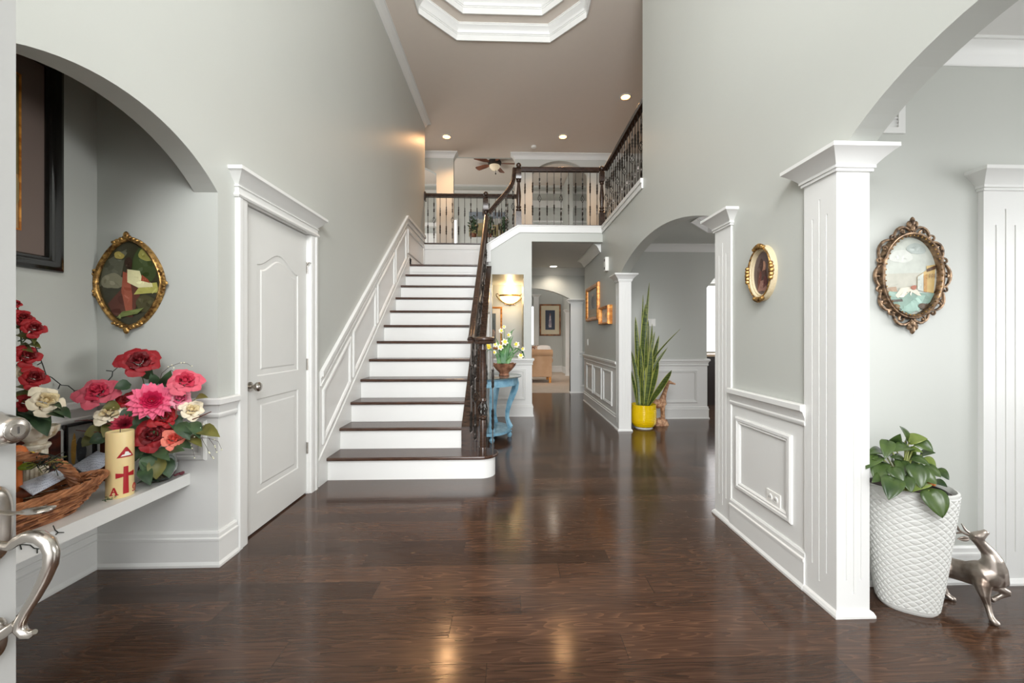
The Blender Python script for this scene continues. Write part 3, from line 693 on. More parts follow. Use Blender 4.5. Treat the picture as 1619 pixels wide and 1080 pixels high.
# --- balustrade rising from landing to gallery and along the balcony
br = thing('balcony_railing', 'dark wood and twisted iron railing along the balcony front', 'railing', (.6, 6.25, Z2))
NX3 = P(820, 300, Y=6.26).x; NX4 = P(951, 300, Y=6.24).x+.005
newel(br, NX3, 6.26, Z2, 3.97, .09); newel(br, NX4, 6.24, Z2, 3.93, .085)
handrail(br, [(NX3+.04, 6.26, Z2+.90), (NX4-.04, 6.24, Z2+.90)], 1.15)
for i, px in enumerate((830, 842, 853, 865, 876, 887, 899, 910, 921, 933, 944)):
    baluster(br, (P(px, 300, Y=6.25).x, 6.25, Z2), .87, 1 if px in (853, 887, 921) else (0 if i % 2 else 2))
MB().box(NX3, NX4, 6.20, 6.30, Z2, Z2+.018).build('base_rail', M_DARK, br, world=True)
hr = thing('landing_railing', 'short dark railing climbing from landing post to balcony post', 'railing', (-.1, 6.25, 2.7))
a_ = P(769, 338, Y=6.25); pth = [(-.33, 6.25, 3.17), (-.2, 6.25, 3.33), (-.05, 6.25, 3.50), (.02, 6.25, 3.60), (.058, 6.25, 3.70), (.07, 6.25, 3.80), (.075, 6.25, 3.885)]
handrail(hr, pth, 1.05)
for i, px in enumerate((778, 789, 800, 811)):
    x = P(px, 300, Y=6.25).x; zb = 2.665+(x+.38)*(Z2-2.665)/.5; zt = 3.17+(x+.33)*1.22
    baluster(hr, (x, 6.25, zb), round(zt-zb-.02, 2), (0, 2, 1, 1)[i])
MB().prism([(-.37, 2.665), (.12, Z2), (.12, Z2+.018), (-.37, 2.683)], 'y', 6.20, 6.30).build('base_rail', M_DARK, hr, world=True)
# --- gallery rail on the right wall
gr = thing('gallery_railing', 'long dark railing of the upper right gallery running toward the viewer', 'railing', (1.5, 5.3, Z2))
handrail(gr, [(1.50, 4.33, Z2+.90), (1.50, 5.2, Z2+.90), (1.50, 6.2, Z2+.90)], 1.15)
MB().box(1.455, 1.545, 4.33, 6.2, Z2, Z2+.018).build('base_rail', M_DARK, gr, world=True)
for i in range(17):
    baluster(gr, (1.50, 4.40+i*.111, Z2), .87, 1 if i % 3 == 1 else (0 if i % 2 else 2))
# --- far rail over the landing
fr = thing('overlook_railing', 'straight dark railing above the stair landing at the back', 'railing', (-.7, 7.47, Z2))
handrail(fr, [(-1.575, 7.47, Z2+.90), (.12, 7.47, Z2+.90)], 1.15)
MB().box(-1.58, .14, 7.43, 7.52, Z2-.012, Z2+.012).build('base_rail', M_DARK, fr, world=True)
MB().box(-1.584, -1.56, 7.42, 7.52, Z2+.80, Z2+.96).build('wall_rosette', M_DARK, fr, world=True)
for i in range(15):
    px = 676.5+i*9.7
    baluster(fr, (P(px, 350, Y=7.47).x, 7.47, Z2), .87, 1 if i in (1, 4, 7, 10, 13) else (0 if i % 2 else 2))
# ================================================================== CLOSET DOOR
dr = MB()
DX = LX-.02; y0, y1 = 2.447, 3.198
struct_door = MB()
def door_panel_outline(a, c, z0, z1, arch):
    pts = [(a, z0), (c, z0), (c, z1)]
    if arch:
        n = 16
        for i in range(1, n):
            t = i/n; pts.append((c+(a-c)*t, z1+arch*(.5-.5*math.cos(2*PI*t))*1.0))
    pts.append((a, z1)); return pts
def inset(pts, d):
    c = Vector((sum(p[0] for p in pts)/len(pts), sum(p[1] for p in pts)/len(pts))); o = []
    ys = [p[0] for p in pts]; zs = [p[1] for p in pts]; a, c2, z0, z1 = min(ys), max(ys), min(zs), max(zs)
    for p in pts:
        u = (p[0]-a)/(c2-a); w = (p[1]-z0)/(z1-z0)
        o.append((a+d+u*(c2-a-2*d), z0+d+w*(z1-z0-2*d)))
    return o
d1 = MB()
pa, pc = y0+.135, y1-.125
up = door_panel_outline(pa, pc, .985, 1.70, .10); lo = door_panel_outline(pa, pc, .24, .84, 0)
zt = 2.035
# slab with two recessed panels
def strip(b, outer, inner, x): pass
b = d1
b.box(DX-.04, DX-.006, y0, y1, .012, zt)
b.box(DX-.006, DX, y0, pa, .012, zt); b.box(DX-.006, DX, pc, y1, .012, zt); b.box(DX-.006, DX, pa, pc, .012, .24); b.box(DX-.006, DX, pa, pc, .84, .985)
topo = [(p[0], p[1]) for p in up[2:]]
b.prism([(pc, zt)]+topo+[(pa, zt)], 'x', DX-.006, DX)
for o in (up, lo):
    rs = []
    for d_, x in ((0, DX), (.012, DX-.0105), (.03, DX-.0105), (.05, DX-.002), (.052, DX-.002)):
        rs.append([(x, q[0], q[1]) for q in inset(o, d_)])
    b.rings(rs, cap=False); m_ = inset(o, .052); b.add([(DX-.002, q[0], q[1]) for q in m_], [tuple(range(len(m_)))])
door = struct('door_2', b, M_DOOR, 'white two panel closet door with arched upper panel', 'door')
def dpart(mb, name, m, smooth=True): return mb.build(name, m, door, world=True, smooth=smooth)
kz = P(405, 612, X=LX+.03)
kn = MB(); ky = y0+.062
kr = [Vector((DX+x, ky, kz.z)) for x in (0, .006, .008, .03, .034, .045, .058, .066, .07)]
kn.tube(kr, [.030, .030, .012, .011, .018, .028, .029, .022, .004], 18)
dpart(kn, 'knob', M_NICKEL)
for z in (1.78, 1.02, .36):
    hb = MB(); hb.tube([(DX+.008, y1+.002, z-.045), (DX+.008, y1+.002, z+.045)], .007, 10); hb.box(DX-.001, DX+.003, y1-.002, y1+.004, z-.045, z+.045)
    dpart(hb, 'hinge', M_NICKEL)
hk = MB(); hk.tube([(DX+.012, y1-.02, 1.80), (DX+.03, y1-.02, 1.82), (DX+.03, y1+.005, 1.82)], .004, 6); dpart(hk, 'latch_hook', M_NICKEL)
# casing and crown head
cs = MB(); prof = [(0, 0), (0, .014), (.012, .018), (.055, .02), (.062, .026), (.085, .026), (.09, .018), (.09, 0)]
for side, yo in ((-1, 2.44), (1, 3.205)):
    rs = []
    for z in (0, 2.06): rs.append([(LX+o, yo+side*i, z) for i, o in prof])
    cs.rings(rs)
cs.box(LX-.125, LX+.0, 2.44, 2.447, 0, 2.05); cs.box(LX-.125, LX+.0, 3.198, 3.205, 0, 2.05); cs.box(LX-.125, LX, 2.44, 3.205, 2.04, 2.05)
struct('trim_door_casing', cs, M_WHITE, 'white casing around the closet door', 'door casing')
hd = MB(); hp = [(.004, 2.045), (.028, 2.045), (.034, 2.055), (.028, 2.07), (.022, 2.075), (.022, 2.10), (.03, 2.105), (.022, 2.115), (.026, 2.125), (.05, 2.15), (.066, 2.175), (.072, 2.18), (.08, 2.185), (.08, 2.205), (.004, 2.205)]
ya, yb = 2.35, 3.295
rs = []
for o, z in hp:
    ex = o-.02
    rs.append([(LX, ya-ex, z), (LX+o, ya-ex, z), (LX+o, yb+ex, z), (LX, yb+ex, z)])
hd.rings(rs)
struct('trim_door_head', hd, M_WHITE, 'white crown cornice over the closet door', 'door cornice', smooth=25)
# ================================================================== FIXTURES
M_GLOW = mat('warm_lamp_glow', (255, 165, 80), emit=12)
M_GLOW2 = mat('cool_lamp_glow', (255, 244, 226), emit=9)
def can_light(x, y, z, label, glow, power, col, group='recessed ceiling lights'):
    t = thing('ceiling_light', label, 'ceiling light', (x, y, z), 0, group)
    MB().lathe([(.098, 0), (.098, -.006), (.075, -.010), (.072, -.003), (.070, 0)], (0, 0, 0), 24).build('trim_ring', M_WHITE, t, smooth=True)
    MB().lathe([(.001, -.004), (.070, -.004), (.070, -.001), (.001, -.001)], (0, 0, 0), 24).build('bulb', glow, t)
    spot('lamp', (x, y, z-.05), power, col)
WARM = (1, .55, .25)
p = P(706, 216, Z=ZC); can_light(p.x, p.y, ZC, 'round recessed light above the stair landing, lower left of three', M_GLOW, 66, WARM)
p = P(890, 216, Z=ZC); can_light(p.x, p.y, ZC, 'round recessed light above the balcony railing, lower middle', M_GLOW, 66, WARM)
p = P(989, 153, Z=ZC); can_light(p.x, p.y, ZC, 'round recessed light over the right gallery, highest in view', M_GLOW, 48, WARM)
p = P(875, 421, Z=2.74); can_light(p.x, p.y, 2.74, 'recessed light in the low ceiling of the back hall', M_GLOW2, 14, (1, .85, .68))
for y_ in (5.0,): pass
p = P(844, 231, Z=ZC)
sd = MB(); sd.lathe([(.05, 0), (.055, -.02), (.045, -.035), (.01, -.04)], (p.x, p.y, ZC), 16)
tag(sd.build('smoke_detector', M_PLASTIC, smooth=True), 'small white smoke detector on the high ceiling', 'smoke detector')
# sconce in the recess
q = P(806, 470, Y=7.42)
t = thing('wall_sconce', 'glowing bowl shaped sconce with bronze arms in the recess', 'wall lamp', (q.x, 7.5, q.z-.12))
SG = mat('alabaster_glass', (255, 214, 140), emit=2.6)
b = MB(); b.lathe([(.002, -.005), (.06, 0), (.13, .035), (.175, .085), (.19, .13), (.178, .13), (.12, .05), (.002, .01)], (0, -.13, 0), 24, sx=1, sy=.62); b.build('glass_bowl', SG, t, smooth=True)
b = MB(); b.lathe([(.19, .125), (.2, .13), (.2, .155), (.185, .16), (.18, .13)], (0, -.13, 0), 24, sx=1, sy=.62); b.build('rim', M_GOLDF, t, smooth=True)
for s_ in (-1, 1):
    MB().tube([(s_*.09, 0, .02), (s_*.16, -.06, .05), (s_*.21, -.10, .09), (s_*.245, -.12, .14), (s_*.25, -.12, .175), (s_*.22, -.12, .18), (s_*.20, -.12, .15)], .009, 6).build('arm', M_BRONZE, t, smooth=True)
b = MB(); b.ball((0, -.13, -.02), (.014, .014, .03)); b.box(-.1, .1, -.03, 0, -.02, .06); b.build('backplate', M_BRONZE, t)
bulb('sconce_lamp', (q.x, 7.5-.13, q.z+.13), 4, .05, (1, .72, .40))
bulb('sconce_glow', (q.x, 7.18, q.z-.05), 3.5, .08, (1, .75, .45))
# ceiling fan
q = P(782, 262, Y=11.9)
t = thing('ceiling_fan', 'dark bronze ceiling fan with five wooden blades and glass light', 'ceiling fan', (q.x, q.y, q.z))
MB().lathe([(.05, .0), (.19, .03), (.21, .10), (.17, .16), (.04, .19), (.03, .30), (.07, .31), (.07, .36)], (0, 0, 0), 18).build('motor', M_IRON, t, smooth=True)
MB().lathe([(.01, -.14), (.09, -.12), (.15, -.06), (.16, 0), (.1, .01)], (0, 0, 0), 16).build('glass_shade', mat('fan_glass', (226, 210, 180), .4, emit=.25), t, smooth=True)
WB = two_tone('fan_blade_wood', (92, 50, 32), (136, 80, 52), .4, scale=4, stretch=(1, 1, 1))
for k in range(5):
    a = math.radians(72*k); ca, sa = math.cos(a), math.sin(a)
    b = MB(); pts = [(.20, -.03), (.34, -.075), (.66, -.09), (.70, -.05), (.70, .06), (.66, .09), (.34, .075), (.20, .03)]
    vs = [(u*ca-w*sa, u*sa+w*ca, .06+w*.22+dz) for dz in (0, .012) for u, w in pts]
    n = 8; b.add(vs, [tuple(range(n))[::-1], tuple(range(n, 2*n))]+[(i, (i+1) % n, n+(i+1) % n, n+i) for i in range(n)])
    b.build('blade', WB, t)
MB().tube([(.03, 0, -.13), (.03, 0, -.22)], .006, 5).ball((.03, 0, -.24), .022).build('pull_chain', M_IRON, t)
MB().tube([(0, 0, .35), (0, 0, 6.55-q.z)], .02, 8).build('downrod', M_IRON, t)
# thermostat / alarm box, switches, outlets, vent
def wall_plate(name, label, cat, face, pos, w, h, d, extra=None):
    rz = {'-x': -PI/2, '-y': 0, '+x': PI/2}[face]
    t = thing(name, label, cat, pos, rz, 'light switches' if name == 'light_switch' else None)
    MB().box(-w/2, w/2, -d, 0, -h/2, h/2).build('plate', M_PLASTIC, t, bevel=.002)
    DK = mat('slot_dark', (60, 58, 55), .6)
    if extra == 'outlet':
        for s_ in (-1, 1):
            MB().lathe([(.017, 0), (.017, .003), (.014, .004)], (0, 0, 0), 14).build('socket', M_PLASTIC, t, loc=(s_*.023, -d, 0)).rotation_euler = (PI/2, 0, 0)
            k = MB(); k.box(s_*.023-.007, s_*.023-.004, -d-.0045, -d, -.006, .006); k.box(s_*.023+.004, s_*.023+.007, -d-.0045, -d, -.006, .006); k.build('slot', DK, t)
    if extra == 'switch':
        MB().box(-.016, .016, -d-.005, -d, -.033, .033).build('rocker', M_PLASTIC, t, bevel=.002)
    if extra == 'chime':
        for s_ in (-1, 1):
            MB().lathe([(.022, 0), (.022, .003)], (0, 0, 0), 12).build('dial', DK, t, loc=(0, -d, s_*h*.3)).rotation_euler = (PI/2, 0, 0)
    return t
p = P(1224, 788, X=RX-e); wall_plate('power_outlet', 'white horizontal power outlet inside the wainscot panel', 'outlet', '-x', (RX-e, p.y, p.z), .115, .072, .006, 'outlet')
p = P(961, 418, X=RX); wall_plate('door_chime', 'small white box high on the wall before the hall', 'alarm', '-x', (RX, p.y, p.z), .10, .20, .05, 'chime')
p = P(929.5, 541, X=RX); wall_plate('light_switch', 'white light switch low on the hall wall below the gold frames', 'switch', '-x', (RX, p.y, p.z), .075, .118, .008, 'switch')
p = P(1030, 510, Y=5.95); wall_plate('light_switch', 'white double light switch behind the snake plant', 'switch', '-y', (p.x, 5.95, p.z), .12, .11, .008, 'switch')
p = P(898, 575, Y=BY)
# return air vent upper right
a = P(1398, 212, Y=1.94); c = P(1428, 212, Y=1.94)
t = thing('air_vent', 'white louvred air vent on the wall behind the right arch', 'air vent', (a.x-.12, 1.94, a.z))
W_ = c.x-a.x+.12; Hh = .36
b = MB()
for q in ((0, .03, .03, Hh-.03), (W_-.035, W_, .03, Hh-.03), (0, W_, 0, .03), (0, W_, Hh-.03, Hh)): b.box(q[0], q[1], -.012, 0, q[2], q[3])
b.build('frame', M_WHITE, t)
b = MB()
for k in range(18): b.add([(.03, -.002, .035+k*.0165), (W_-.035, -.002, .035+k*.0165), (W_-.035, -.011, .047+k*.0165), (.03, -.011, .047+k*.0165)], [(0, 1, 2, 3)])
b.build('louvre', M_WHITE, t); MB().box(.03, W_-.03, -.002, 0, .03, Hh-.03).build('backing', mat('vent_grey', (120, 120, 116), .6), t)

# ================================================================== PICTURES
def blob(cx, cy, rx, ry, n=18, rot=0, wob=0, seed=0):
    rnd = random.Random(seed+int(cx*97)+int(cy*53)); ph = [rnd.uniform(0, 6.28) for _ in range(4)]
    o = []
    for k in range(n):
        a = 2*PI*k/n; f = 1+wob*(math.sin(2*a+ph[0])+math.sin(3*a+ph[1])*.7+math.sin(5*a+ph[2])*.4)
        x, y = rx*f*math.cos(a), ry*f*math.sin(a)
        o.append((cx+x*math.cos(rot)-y*math.sin(rot), cy+x*math.sin(rot)+y*math.cos(rot)))
    return o
def paint(parent, outline, shapes, bg, y, rough=.35, name='painting', step=.00035, nz_=.22, ns=22):
    """A painted picture: flat coloured areas laid over the panel. outline/shapes in metres (x,z)."""
    rnd = random.Random(len(shapes)*7+bg[0]); more = []
    for pts, c in shapes:
        more.append((pts, c)); xs = [p[0] for p in pts]; zs = [p[1] for p in pts]; cx = sum(xs)/len(xs); cz2 = sum(zs)/len(zs); w_, h_ = max(xs)-min(xs), max(zs)-min(zs)
        for k in range(5):
            j = (-16, 14, -8, 20, 8)[k]; i0 = rnd.randrange(len(pts)); f_ = rnd.uniform(.15, .8)
            bx_, bz_ = cx+(xs[i0]-cx)*f_, cz2+(zs[i0]-cz2)*f_
            more.append((blob(bx_, bz_, w_*rnd.uniform(.07, .16), h_*rnd.uniform(.05, .12), 9, rnd.uniform(0, 3), .18, k), tuple(max(0, min(255, v+j)) for v in c)))
    shapes = more; step = step*.35
    b = MB(); mats = [mat('paint_%d_%d_%d' % tuple(bg), bg, rough, noise=nz_, nscale=ns)]
    b.add([(p[0], y, p[1]) for p in outline], [tuple(range(len(outline)))])
    for i, (pts, c) in enumerate(shapes):
        m = mat('paint_%d_%d_%d' % tuple(c), c, rough, noise=nz_, nscale=ns)
        if m not in mats: mats.append(m)
        b.m = mats.index(m); yy = y-step*(i+1)
        b.add([(p[0], yy, p[1]) for p in pts], [tuple(range(len(pts)))])
    return b.build(name, mats, parent)
def clip_ell(pts, rx, rz):
    o = []
    for x, z in pts:
        q = math.sqrt((x/rx)**2+(z/rz)**2)
        o.append((x/q, z/q) if q > 1 else (x, z))
    return o
def sc(shapes, w, h): return [([(x*w/2, z*h/2) for x, z in pts], c) for pts, c in shapes]
def rect_picture(name, label, cat, face, pos, w, h, fw, fm, depth, mat_rgb, mw, art_bg, shapes, rz_extra=0, glass=False, fillet=None, tilt=0, group=None):
    rz = {'-x': -PI/2, '-y': 0, '+x': PI/2}[face]+rz_extra
    t = thing(name, label, cat, pos, rz, group); t.rotation_euler = (tilt, 0, rz)
    prof = [(0, 0), (0, .55*depth), (.08*fw, .8*depth), (.3*fw, depth), (.6*fw, .92*depth), (.75*fw, .7*depth), (.9*fw, .68*depth), (fw, .4*depth), (fw, .1*depth)]
    rs = []
    for x, z, sx, sz in ((-w/2, -h/2, 1, 1), (w/2, -h/2, -1, 1), (w/2, h/2, -1, -1), (-w/2, h/2, 1, -1)):
        rs.append([(x+sx*i, -o, z+sz*i) for i, o in prof])
    rs.append(rs[0]); b = MB(); b.rings(rs, cap=False); b.build('frame', fm, t, smooth=30)
    iw, ih = w-2*fw, h-2*fw
    y = -.22*depth
    if mat_rgb: MB().box(-iw/2, iw/2, y, -.001, -ih/2, ih/2).build('mount', mat('mount_%d_%d_%d' % mat_rgb, mat_rgb, .7, noise=.03), t)
    aw, ah = iw-2*mw, ih-2*mw*1.05
    if fillet:
        b = MB(); f = .008
        for q in ((-aw/2-f, -aw/2, -ah/2-f, ah/2+f), (aw/2, aw/2+f, -ah/2-f, ah/2+f), (-aw/2, aw/2, -ah/2-f, -ah/2), (-aw/2, aw/2, ah/2, ah/2+f)): b.box(q[0], q[1], y-.004, y, q[2], q[3])
        b.build('fillet', fillet, t)
    o = [(-aw/2, -ah/2), (aw/2, -ah/2), (aw/2, ah/2), (-aw/2, ah/2)]
    paint(t, o, sc(shapes, aw, ah), art_bg, y-.001)
    if glass: MB().box(-iw/2, iw/2, -.34*depth, -.33*depth, -ih/2, ih/2).build('glass', M_GLASS, t)
    return t
M_GOLDW = two_tone('gold_wood', (176, 104, 32), (226, 156, 70), .32, .25, scale=9, stretch=(1, 1, 3))
M_MAHOG = two_tone('mahogany', (58, 22, 14), (104, 46, 28), .28, scale=7, stretch=(1, 1, 4))
# big black framed picture in the niche
ya_, yb_ = 1.20, 2.035; zc_ = 2.07
rect_picture('large_framed_picture', 'large black lacquered picture frame with taupe mount high in the niche', 'framed picture', '+x', (NX, 1.615, 2.07), .84, 1.04, .07, M_BLACKF, .035, (116, 100, 92), .10, (120, 104, 62),
    [([(-1, -1), (1, -1), (1, -.3), (-1, -.2)], (168, 130, 84)), (blob(.6, .2, .4, .5, wob=.1), (90, 96, 54)), (blob(.7, -.5, .28, .4, wob=.12), (150, 128, 84)), (blob(-.2, .1, .3, .5, wob=.1), (72, 84, 78))], fillet=M_GOLDW)
# hall pictures on the right wall
def on_right(px0, px1, py0, py1):
    a = P(px0, 500, X=RX-.02); b_ = P(px1, 500, X=RX-.02); pm = (px0+px1)/2
    m = P(pm, 500, X=RX-.02); z1 = P(pm, py0, X=RX-.02).z; z0 = P(pm, py1, X=RX-.02).z
    return (RX, (a.y+b_.y)/2, (z0+z1)/2), a.y-b_.y, z1-z0
pos, w, h = on_right(928, 946.5, 451, 507)
figure = [([(-1, -1), (1, -1), (1, -.55), (-1, -.5)], (168, 148, 118)), (blob(.0, .1, .32, .55, wob=.05), (84, 82, 80)), (blob(.25, .05, .16, .6), (120, 116, 112)), (blob(.02, .66, .12, .13), (186, 158, 130))]
rect_picture('framed_picture', 'larger gold wood framed picture on the hall wall', 'framed picture', '-x', pos, w, h, .065, M_GOLDW, .05, (196, 188, 172), .035, (150, 152, 146), figure)
pos, w, h = on_right(951, 966, 484, 513)
rect_picture('framed_picture', 'small deep gold wood frame to the right of the larger gold one', 'framed picture', '-x', pos, w, h, .035, M_GOLDW, .075, (236, 226, 214), .04, (222, 202, 186), [(blob(0, 0, .5, .5, wob=.1), (206, 176, 152))])
# far room picture
a = P(853, 481, Y=FY); c = P(886.5, 531, Y=FY)
rect_picture('framed_picture', 'wood framed portrait with wide cream mount on the far family room wall', 'framed picture', '-y', ((a.x+c.x)/2, FY, (a.z+c.z)/2), c.x-a.x, a.z-c.z, .055, two_tone('walnut_gold', (118, 72, 38), (168, 112, 62), .35, scale=8), .04, (226, 216, 190), .15, (52, 62, 82),
    [(blob(0, -.1, .42, .8, wob=.03), (72, 76, 96)), ([(-.12, .45), (.12, .45), (.28, -.75), (-.3, -.75)], (206, 196, 200)), (blob(0, .55, .1, .12), (150, 112, 90)), (blob(0, -.3, .14, .3, wob=.1), (150, 140, 160))])
# framed print in the recess
a = P(770, 486, Y=7.5); c = P(794, 548, Y=7.5)
rect_picture('framed_print', 'gold framed print in the recess under the landing', 'framed picture', '-y', ((a.x+c.x)/2-.06, 7.5, (a.z+c.z)/2-.02), c.x-a.x+.12, a.z-c.z+.06, .035, M_GOLDW, .03, (222, 214, 200), .085, (70, 74, 66),
    [(blob(.2, .3, .6, .5, wob=.12), (52, 62, 52)), (blob(.3, -.4, .5, .35, wob=.1), (150, 120, 96)), (blob(-.4, -.2, .3, .4, wob=.1), (110, 112, 100))])
# ---- oval pictures
def oval_ring(t, rx, rz, prof, m, name='frame', n=48, rf=None):
    b = MB(); rs = []
    for k in range(n):
        a = 2*PI*k/n; f = rf(a) if rf else 1
        rs.append([((rx*f+o)*math.cos(a), -d, (rz*f+o)*math.sin(a)) for o, d in prof])
    rs.append(rs[0]); b.rings(rs, cap=False)
    return b.build(name, m, t, smooth=50)
def scroll(b, cx, cz_, r, a0, turns, y, th, s_=1):
    pts = []
    for i in range(15):
        u = i/14; a = a0+s_*turns*2*PI*u; rr = r*(1-.78*u); pts.append((cx+rr*math.cos(a), y-.008*u, cz_+rr*math.sin(a)))
    b.tube(pts, [th*(1-.4*i/14) for i in range(15)], 6)
    b.ball(pts[-1], th*1.1, 6, 5)
# niche oval picture (pointed shield outline)
q = P(207, 448, Y=NY)
t = thing('oval_picture', 'pointed oval gilt frame with kneeling robed figure painting in the niche', 'framed picture', (q.x, NY, q.z))
shield = lambda a: 1+.10*abs(math.sin(a))**5-.02*abs(math.cos(a)) - .05*abs(math.sin(2*a))
rx, rz2 = .166, .205
oval_ring(t, rx, rz2, [(0, .002), (0, .018), (.004, .022), (.012, .026), (.02, .02), (.024, .006), (.024, 0)], M_GOLDF, rf=shield)
b = MB()
for (cx, cz_, s_) in ((0, rz2*1.1+.02, 1), (0, -rz2*1.1-.02, -1), (rx*1.0+.022, 0, 2), (-rx*1.0-.022, 0, 3)):
    for k in (-1, 1):
        for j in range(4):
            if s_ in (1, -1): b.ball((cx+k*(.012+j*.019), -.022, cz_-s_*(j*.0085+.004)), (.013, .010, .012-.001*j), 7, 5)
            else: b.ball((cx-(.002*j*j)*(1 if s_ == 2 else -1), -.02, cz_+k*(.010+j*.018)), (.011, .010, .013-.001*j), 7, 5)
    if s_ in (1, -1): b.ball((cx, -.026, cz_+s_*.008), (.014, .012, .020), 8, 6)
    else: b.ball((cx+(.01 if s_ == 2 else -.01), -.022, cz_), (.014, .010, .012), 8, 6)
b.build('ornament', M_GOLDF, t, smooth=True)
ol = [((rx+.002)*shield(a)*math.cos(a), (rz2+.002)*shield(a)*math.sin(a)) for a in [2*PI*k/40 for k in range(40)]]
RXX, RZZ = rx*.97, rz2*1.0
sh = [([(-1, -.1), (-.3, .1), (-.1, .9), (-.9, .6)], (92, 92, 74)), (blob(-.55, .05, .35, .22, wob=.1), (132, 128, 104)),
      (blob(.5, .5, .45, .5, wob=.08), (66, 78, 46)), (blob(.55, .75, .25, .18, wob=.08), (150, 146, 78)),
      ([(-.7, -.55), (-.2, -.1), (-.1, .35), (.1, .35), (.35, -.3), (.1, -.9), (-.5, -.85)], (92, 50, 38)),
      ([(-.2, .3), (0, .25), (.1, -.3), (.1, -.85), (-.1, -.8), (-.25, -.2)], (158, 84, 62)),
      ([(.15, -.3), (1, -.25), (.9, .02), (.4, -.02)], (176, 172, 92)), (blob(.6, -.55, .4, .22, wob=.1), (72, 68, 40)),
      ([(-.05, .36), (.35, .32), (.45, .08), (.75, 0), (.78, -.1), (.3, -.12), (-.05, .02)], (222, 216, 168)), ([(.42, .22), (.62, .1), (.7, -.0), (.4, .06)], (150, 76, 54)),
      (blob(.0, .52, .13, .15, wob=.06), (60, 44, 34)), (blob(-.3, .72, .16, .1, wob=.1), (168, 152, 80)), ([(-.4, -.95), (.3, -.8), (.5, -.65), (-.2, -.75)], (112, 122, 66))]
paint(t, ol, [(clip_ell(pts, RXX, RZZ), c) for pts, c in sc(sh, 2*RXX, 2*RZZ)], (60, 58, 42), -.006, rough=.2)
# ornate rococo oval on the right
a = P(1379, 350, Y=1.92); c = P(1504, 521, Y=1.92)
t = thing('ornate_oval_picture', 'ornate bronze scrollwork oval frame with canal scene', 'framed picture', ((a.x+c.x)/2, 1.94, (a.z+c.z)/2))
WW, HH = (c.x-a.x)/2, (a.z-c.z)/2
rx, rz2 = WW*.70, HH*.725
oval_ring(t, rx, rz2, [(0, .004), (0, .02), (.003, .03), (.008, .034), (.012, .030), (.018, .032), (.022, .022), (.024, .0)], M_BRONZE)
b = MB(); n = 20
for k in range(n):
    a_ = 2*PI*k/n+PI/2; ca, sa = math.cos(a_), math.sin(a_)
    ex = 1.0+.10*abs(math.sin(a_))
    cx, cz_ = (rx+.034)*ca*1.0, (rz2+.034)*sa
    s_ = 1 if (k < n/2) else -1
    scroll(b, cx, cz_, .020 if k % 2 else .026, a_+s_*2.2, .95, -.016, .0062, s_)
for k in range(10):
    a0 = 2*PI*(k+.5)/10+PI/2; pts = []
    for i in range(9):
        u = i/8-.5; a_ = a0+u*.62; rr = .052-.10*u*u*4*.35+.006*math.sin(k*2.1)
        pts.append(((rx+rr)*math.cos(a_), -.018, (rz2+rr*1.05)*math.sin(a_)))
    b.tube(pts, [.004, .006, .007, .008, .008, .008, .007, .006, .004], 6)
for s_ in (1, -1):                                        # crest and foot
    z = s_*(rz2+.045)
    for dx, dz, r1, r2 in ((0, .028*s_, .012, .024), (-.018, .014*s_, .010, .018), (.018, .014*s_, .010, .018), (0, 0, .012, .02)):
        b.ball((dx, -.022, z+dz), (r1, .010, r2), 8, 6)
b.build('scrollwork', M_BRONZE, t, smooth=True)
rg = MB()
for k in range(44):
    a_ = 2*PI*k/44; rg.ball(((rx+.003)*math.cos(a_), -.031, (rz2+.003)*math.sin(a_)), .0042, 5, 4)
rg.build('beading', M_GOLDF, t, smooth=True)
ol = [((rx+.001)*math.cos(2*PI*k/40), (rz2+.001)*math.sin(2*PI*k/40)) for k in range(40)]
sh = [([(-1, -.35), (1, -.35), (1, .1), (-1, .05)], (188, 186, 172)), (blob(-.3, .5, .4, .18, wob=.08), (206, 208, 200)), (blob(.25, .7, .35, .14, wob=.08), (170, 178, 172)),
      ([(.28, -.36), (.28, -.02), (.62, .15), (.62, .26), (.95, .3), (1, -.5)], (206, 176, 116)), ([(.62, .18), (.95, .28), (.95, .18), (.62, .1)], (92, 66, 48)), ([(.28, -.36), (.28, -.02), (.5, .08), (.5, -.4)], (196, 200, 190)),
      ([(.5, -.4), (.5, .0), (.62, .05), (.62, -.42)], (186, 142, 84)), ([(-1, -.35), (-.8, -.3), (-.5, -.28), (-.45, -.44), (-.9, -.55)], (164, 140, 116)),
      ([(-.95, -.42), (.95, -.48), (.8, -.75), (0, -1), (-.8, -.8)], (134, 160, 146)), ([(-.4, -.95), (.3, -.5), (.55, -.5), (.3, -.9)], (152, 182, 168)),
      ([(-.55, -.5), (-.35, -.32), (.0, -.28), (.25, -.36), (.4, -.52), (.25, -.5), (0, -.4), (-.3, -.44), (-.45, -.58)], (218, 210, 192)), ([(-.75, -.62), (-.3, -.6), (-.28, -.66), (-.7, -.68)], (86, 80, 70)),
      (blob(.5, -.78, .22, .08, wob=.1), (88, 72, 54)), (blob(-.55, -.78, .16, .06, wob=.1), (126, 100, 66)), (blob(.1, -.3, .12, .05, wob=.15), (168, 104, 80))]
for i in range(4): sh.append(([(.66+.08*i, -.05), (.69+.08*i, -.04), (.69+.08*i, .06), (.66+.08*i, .05)], (150, 118, 84)))
paint(t, ol, [(clip_ell(pts, rx*.99, rz2*.99), c) for pts, c in sc(sh, 2*rx, 2*rz2)], (192, 196, 186), -.006, rough=.08)
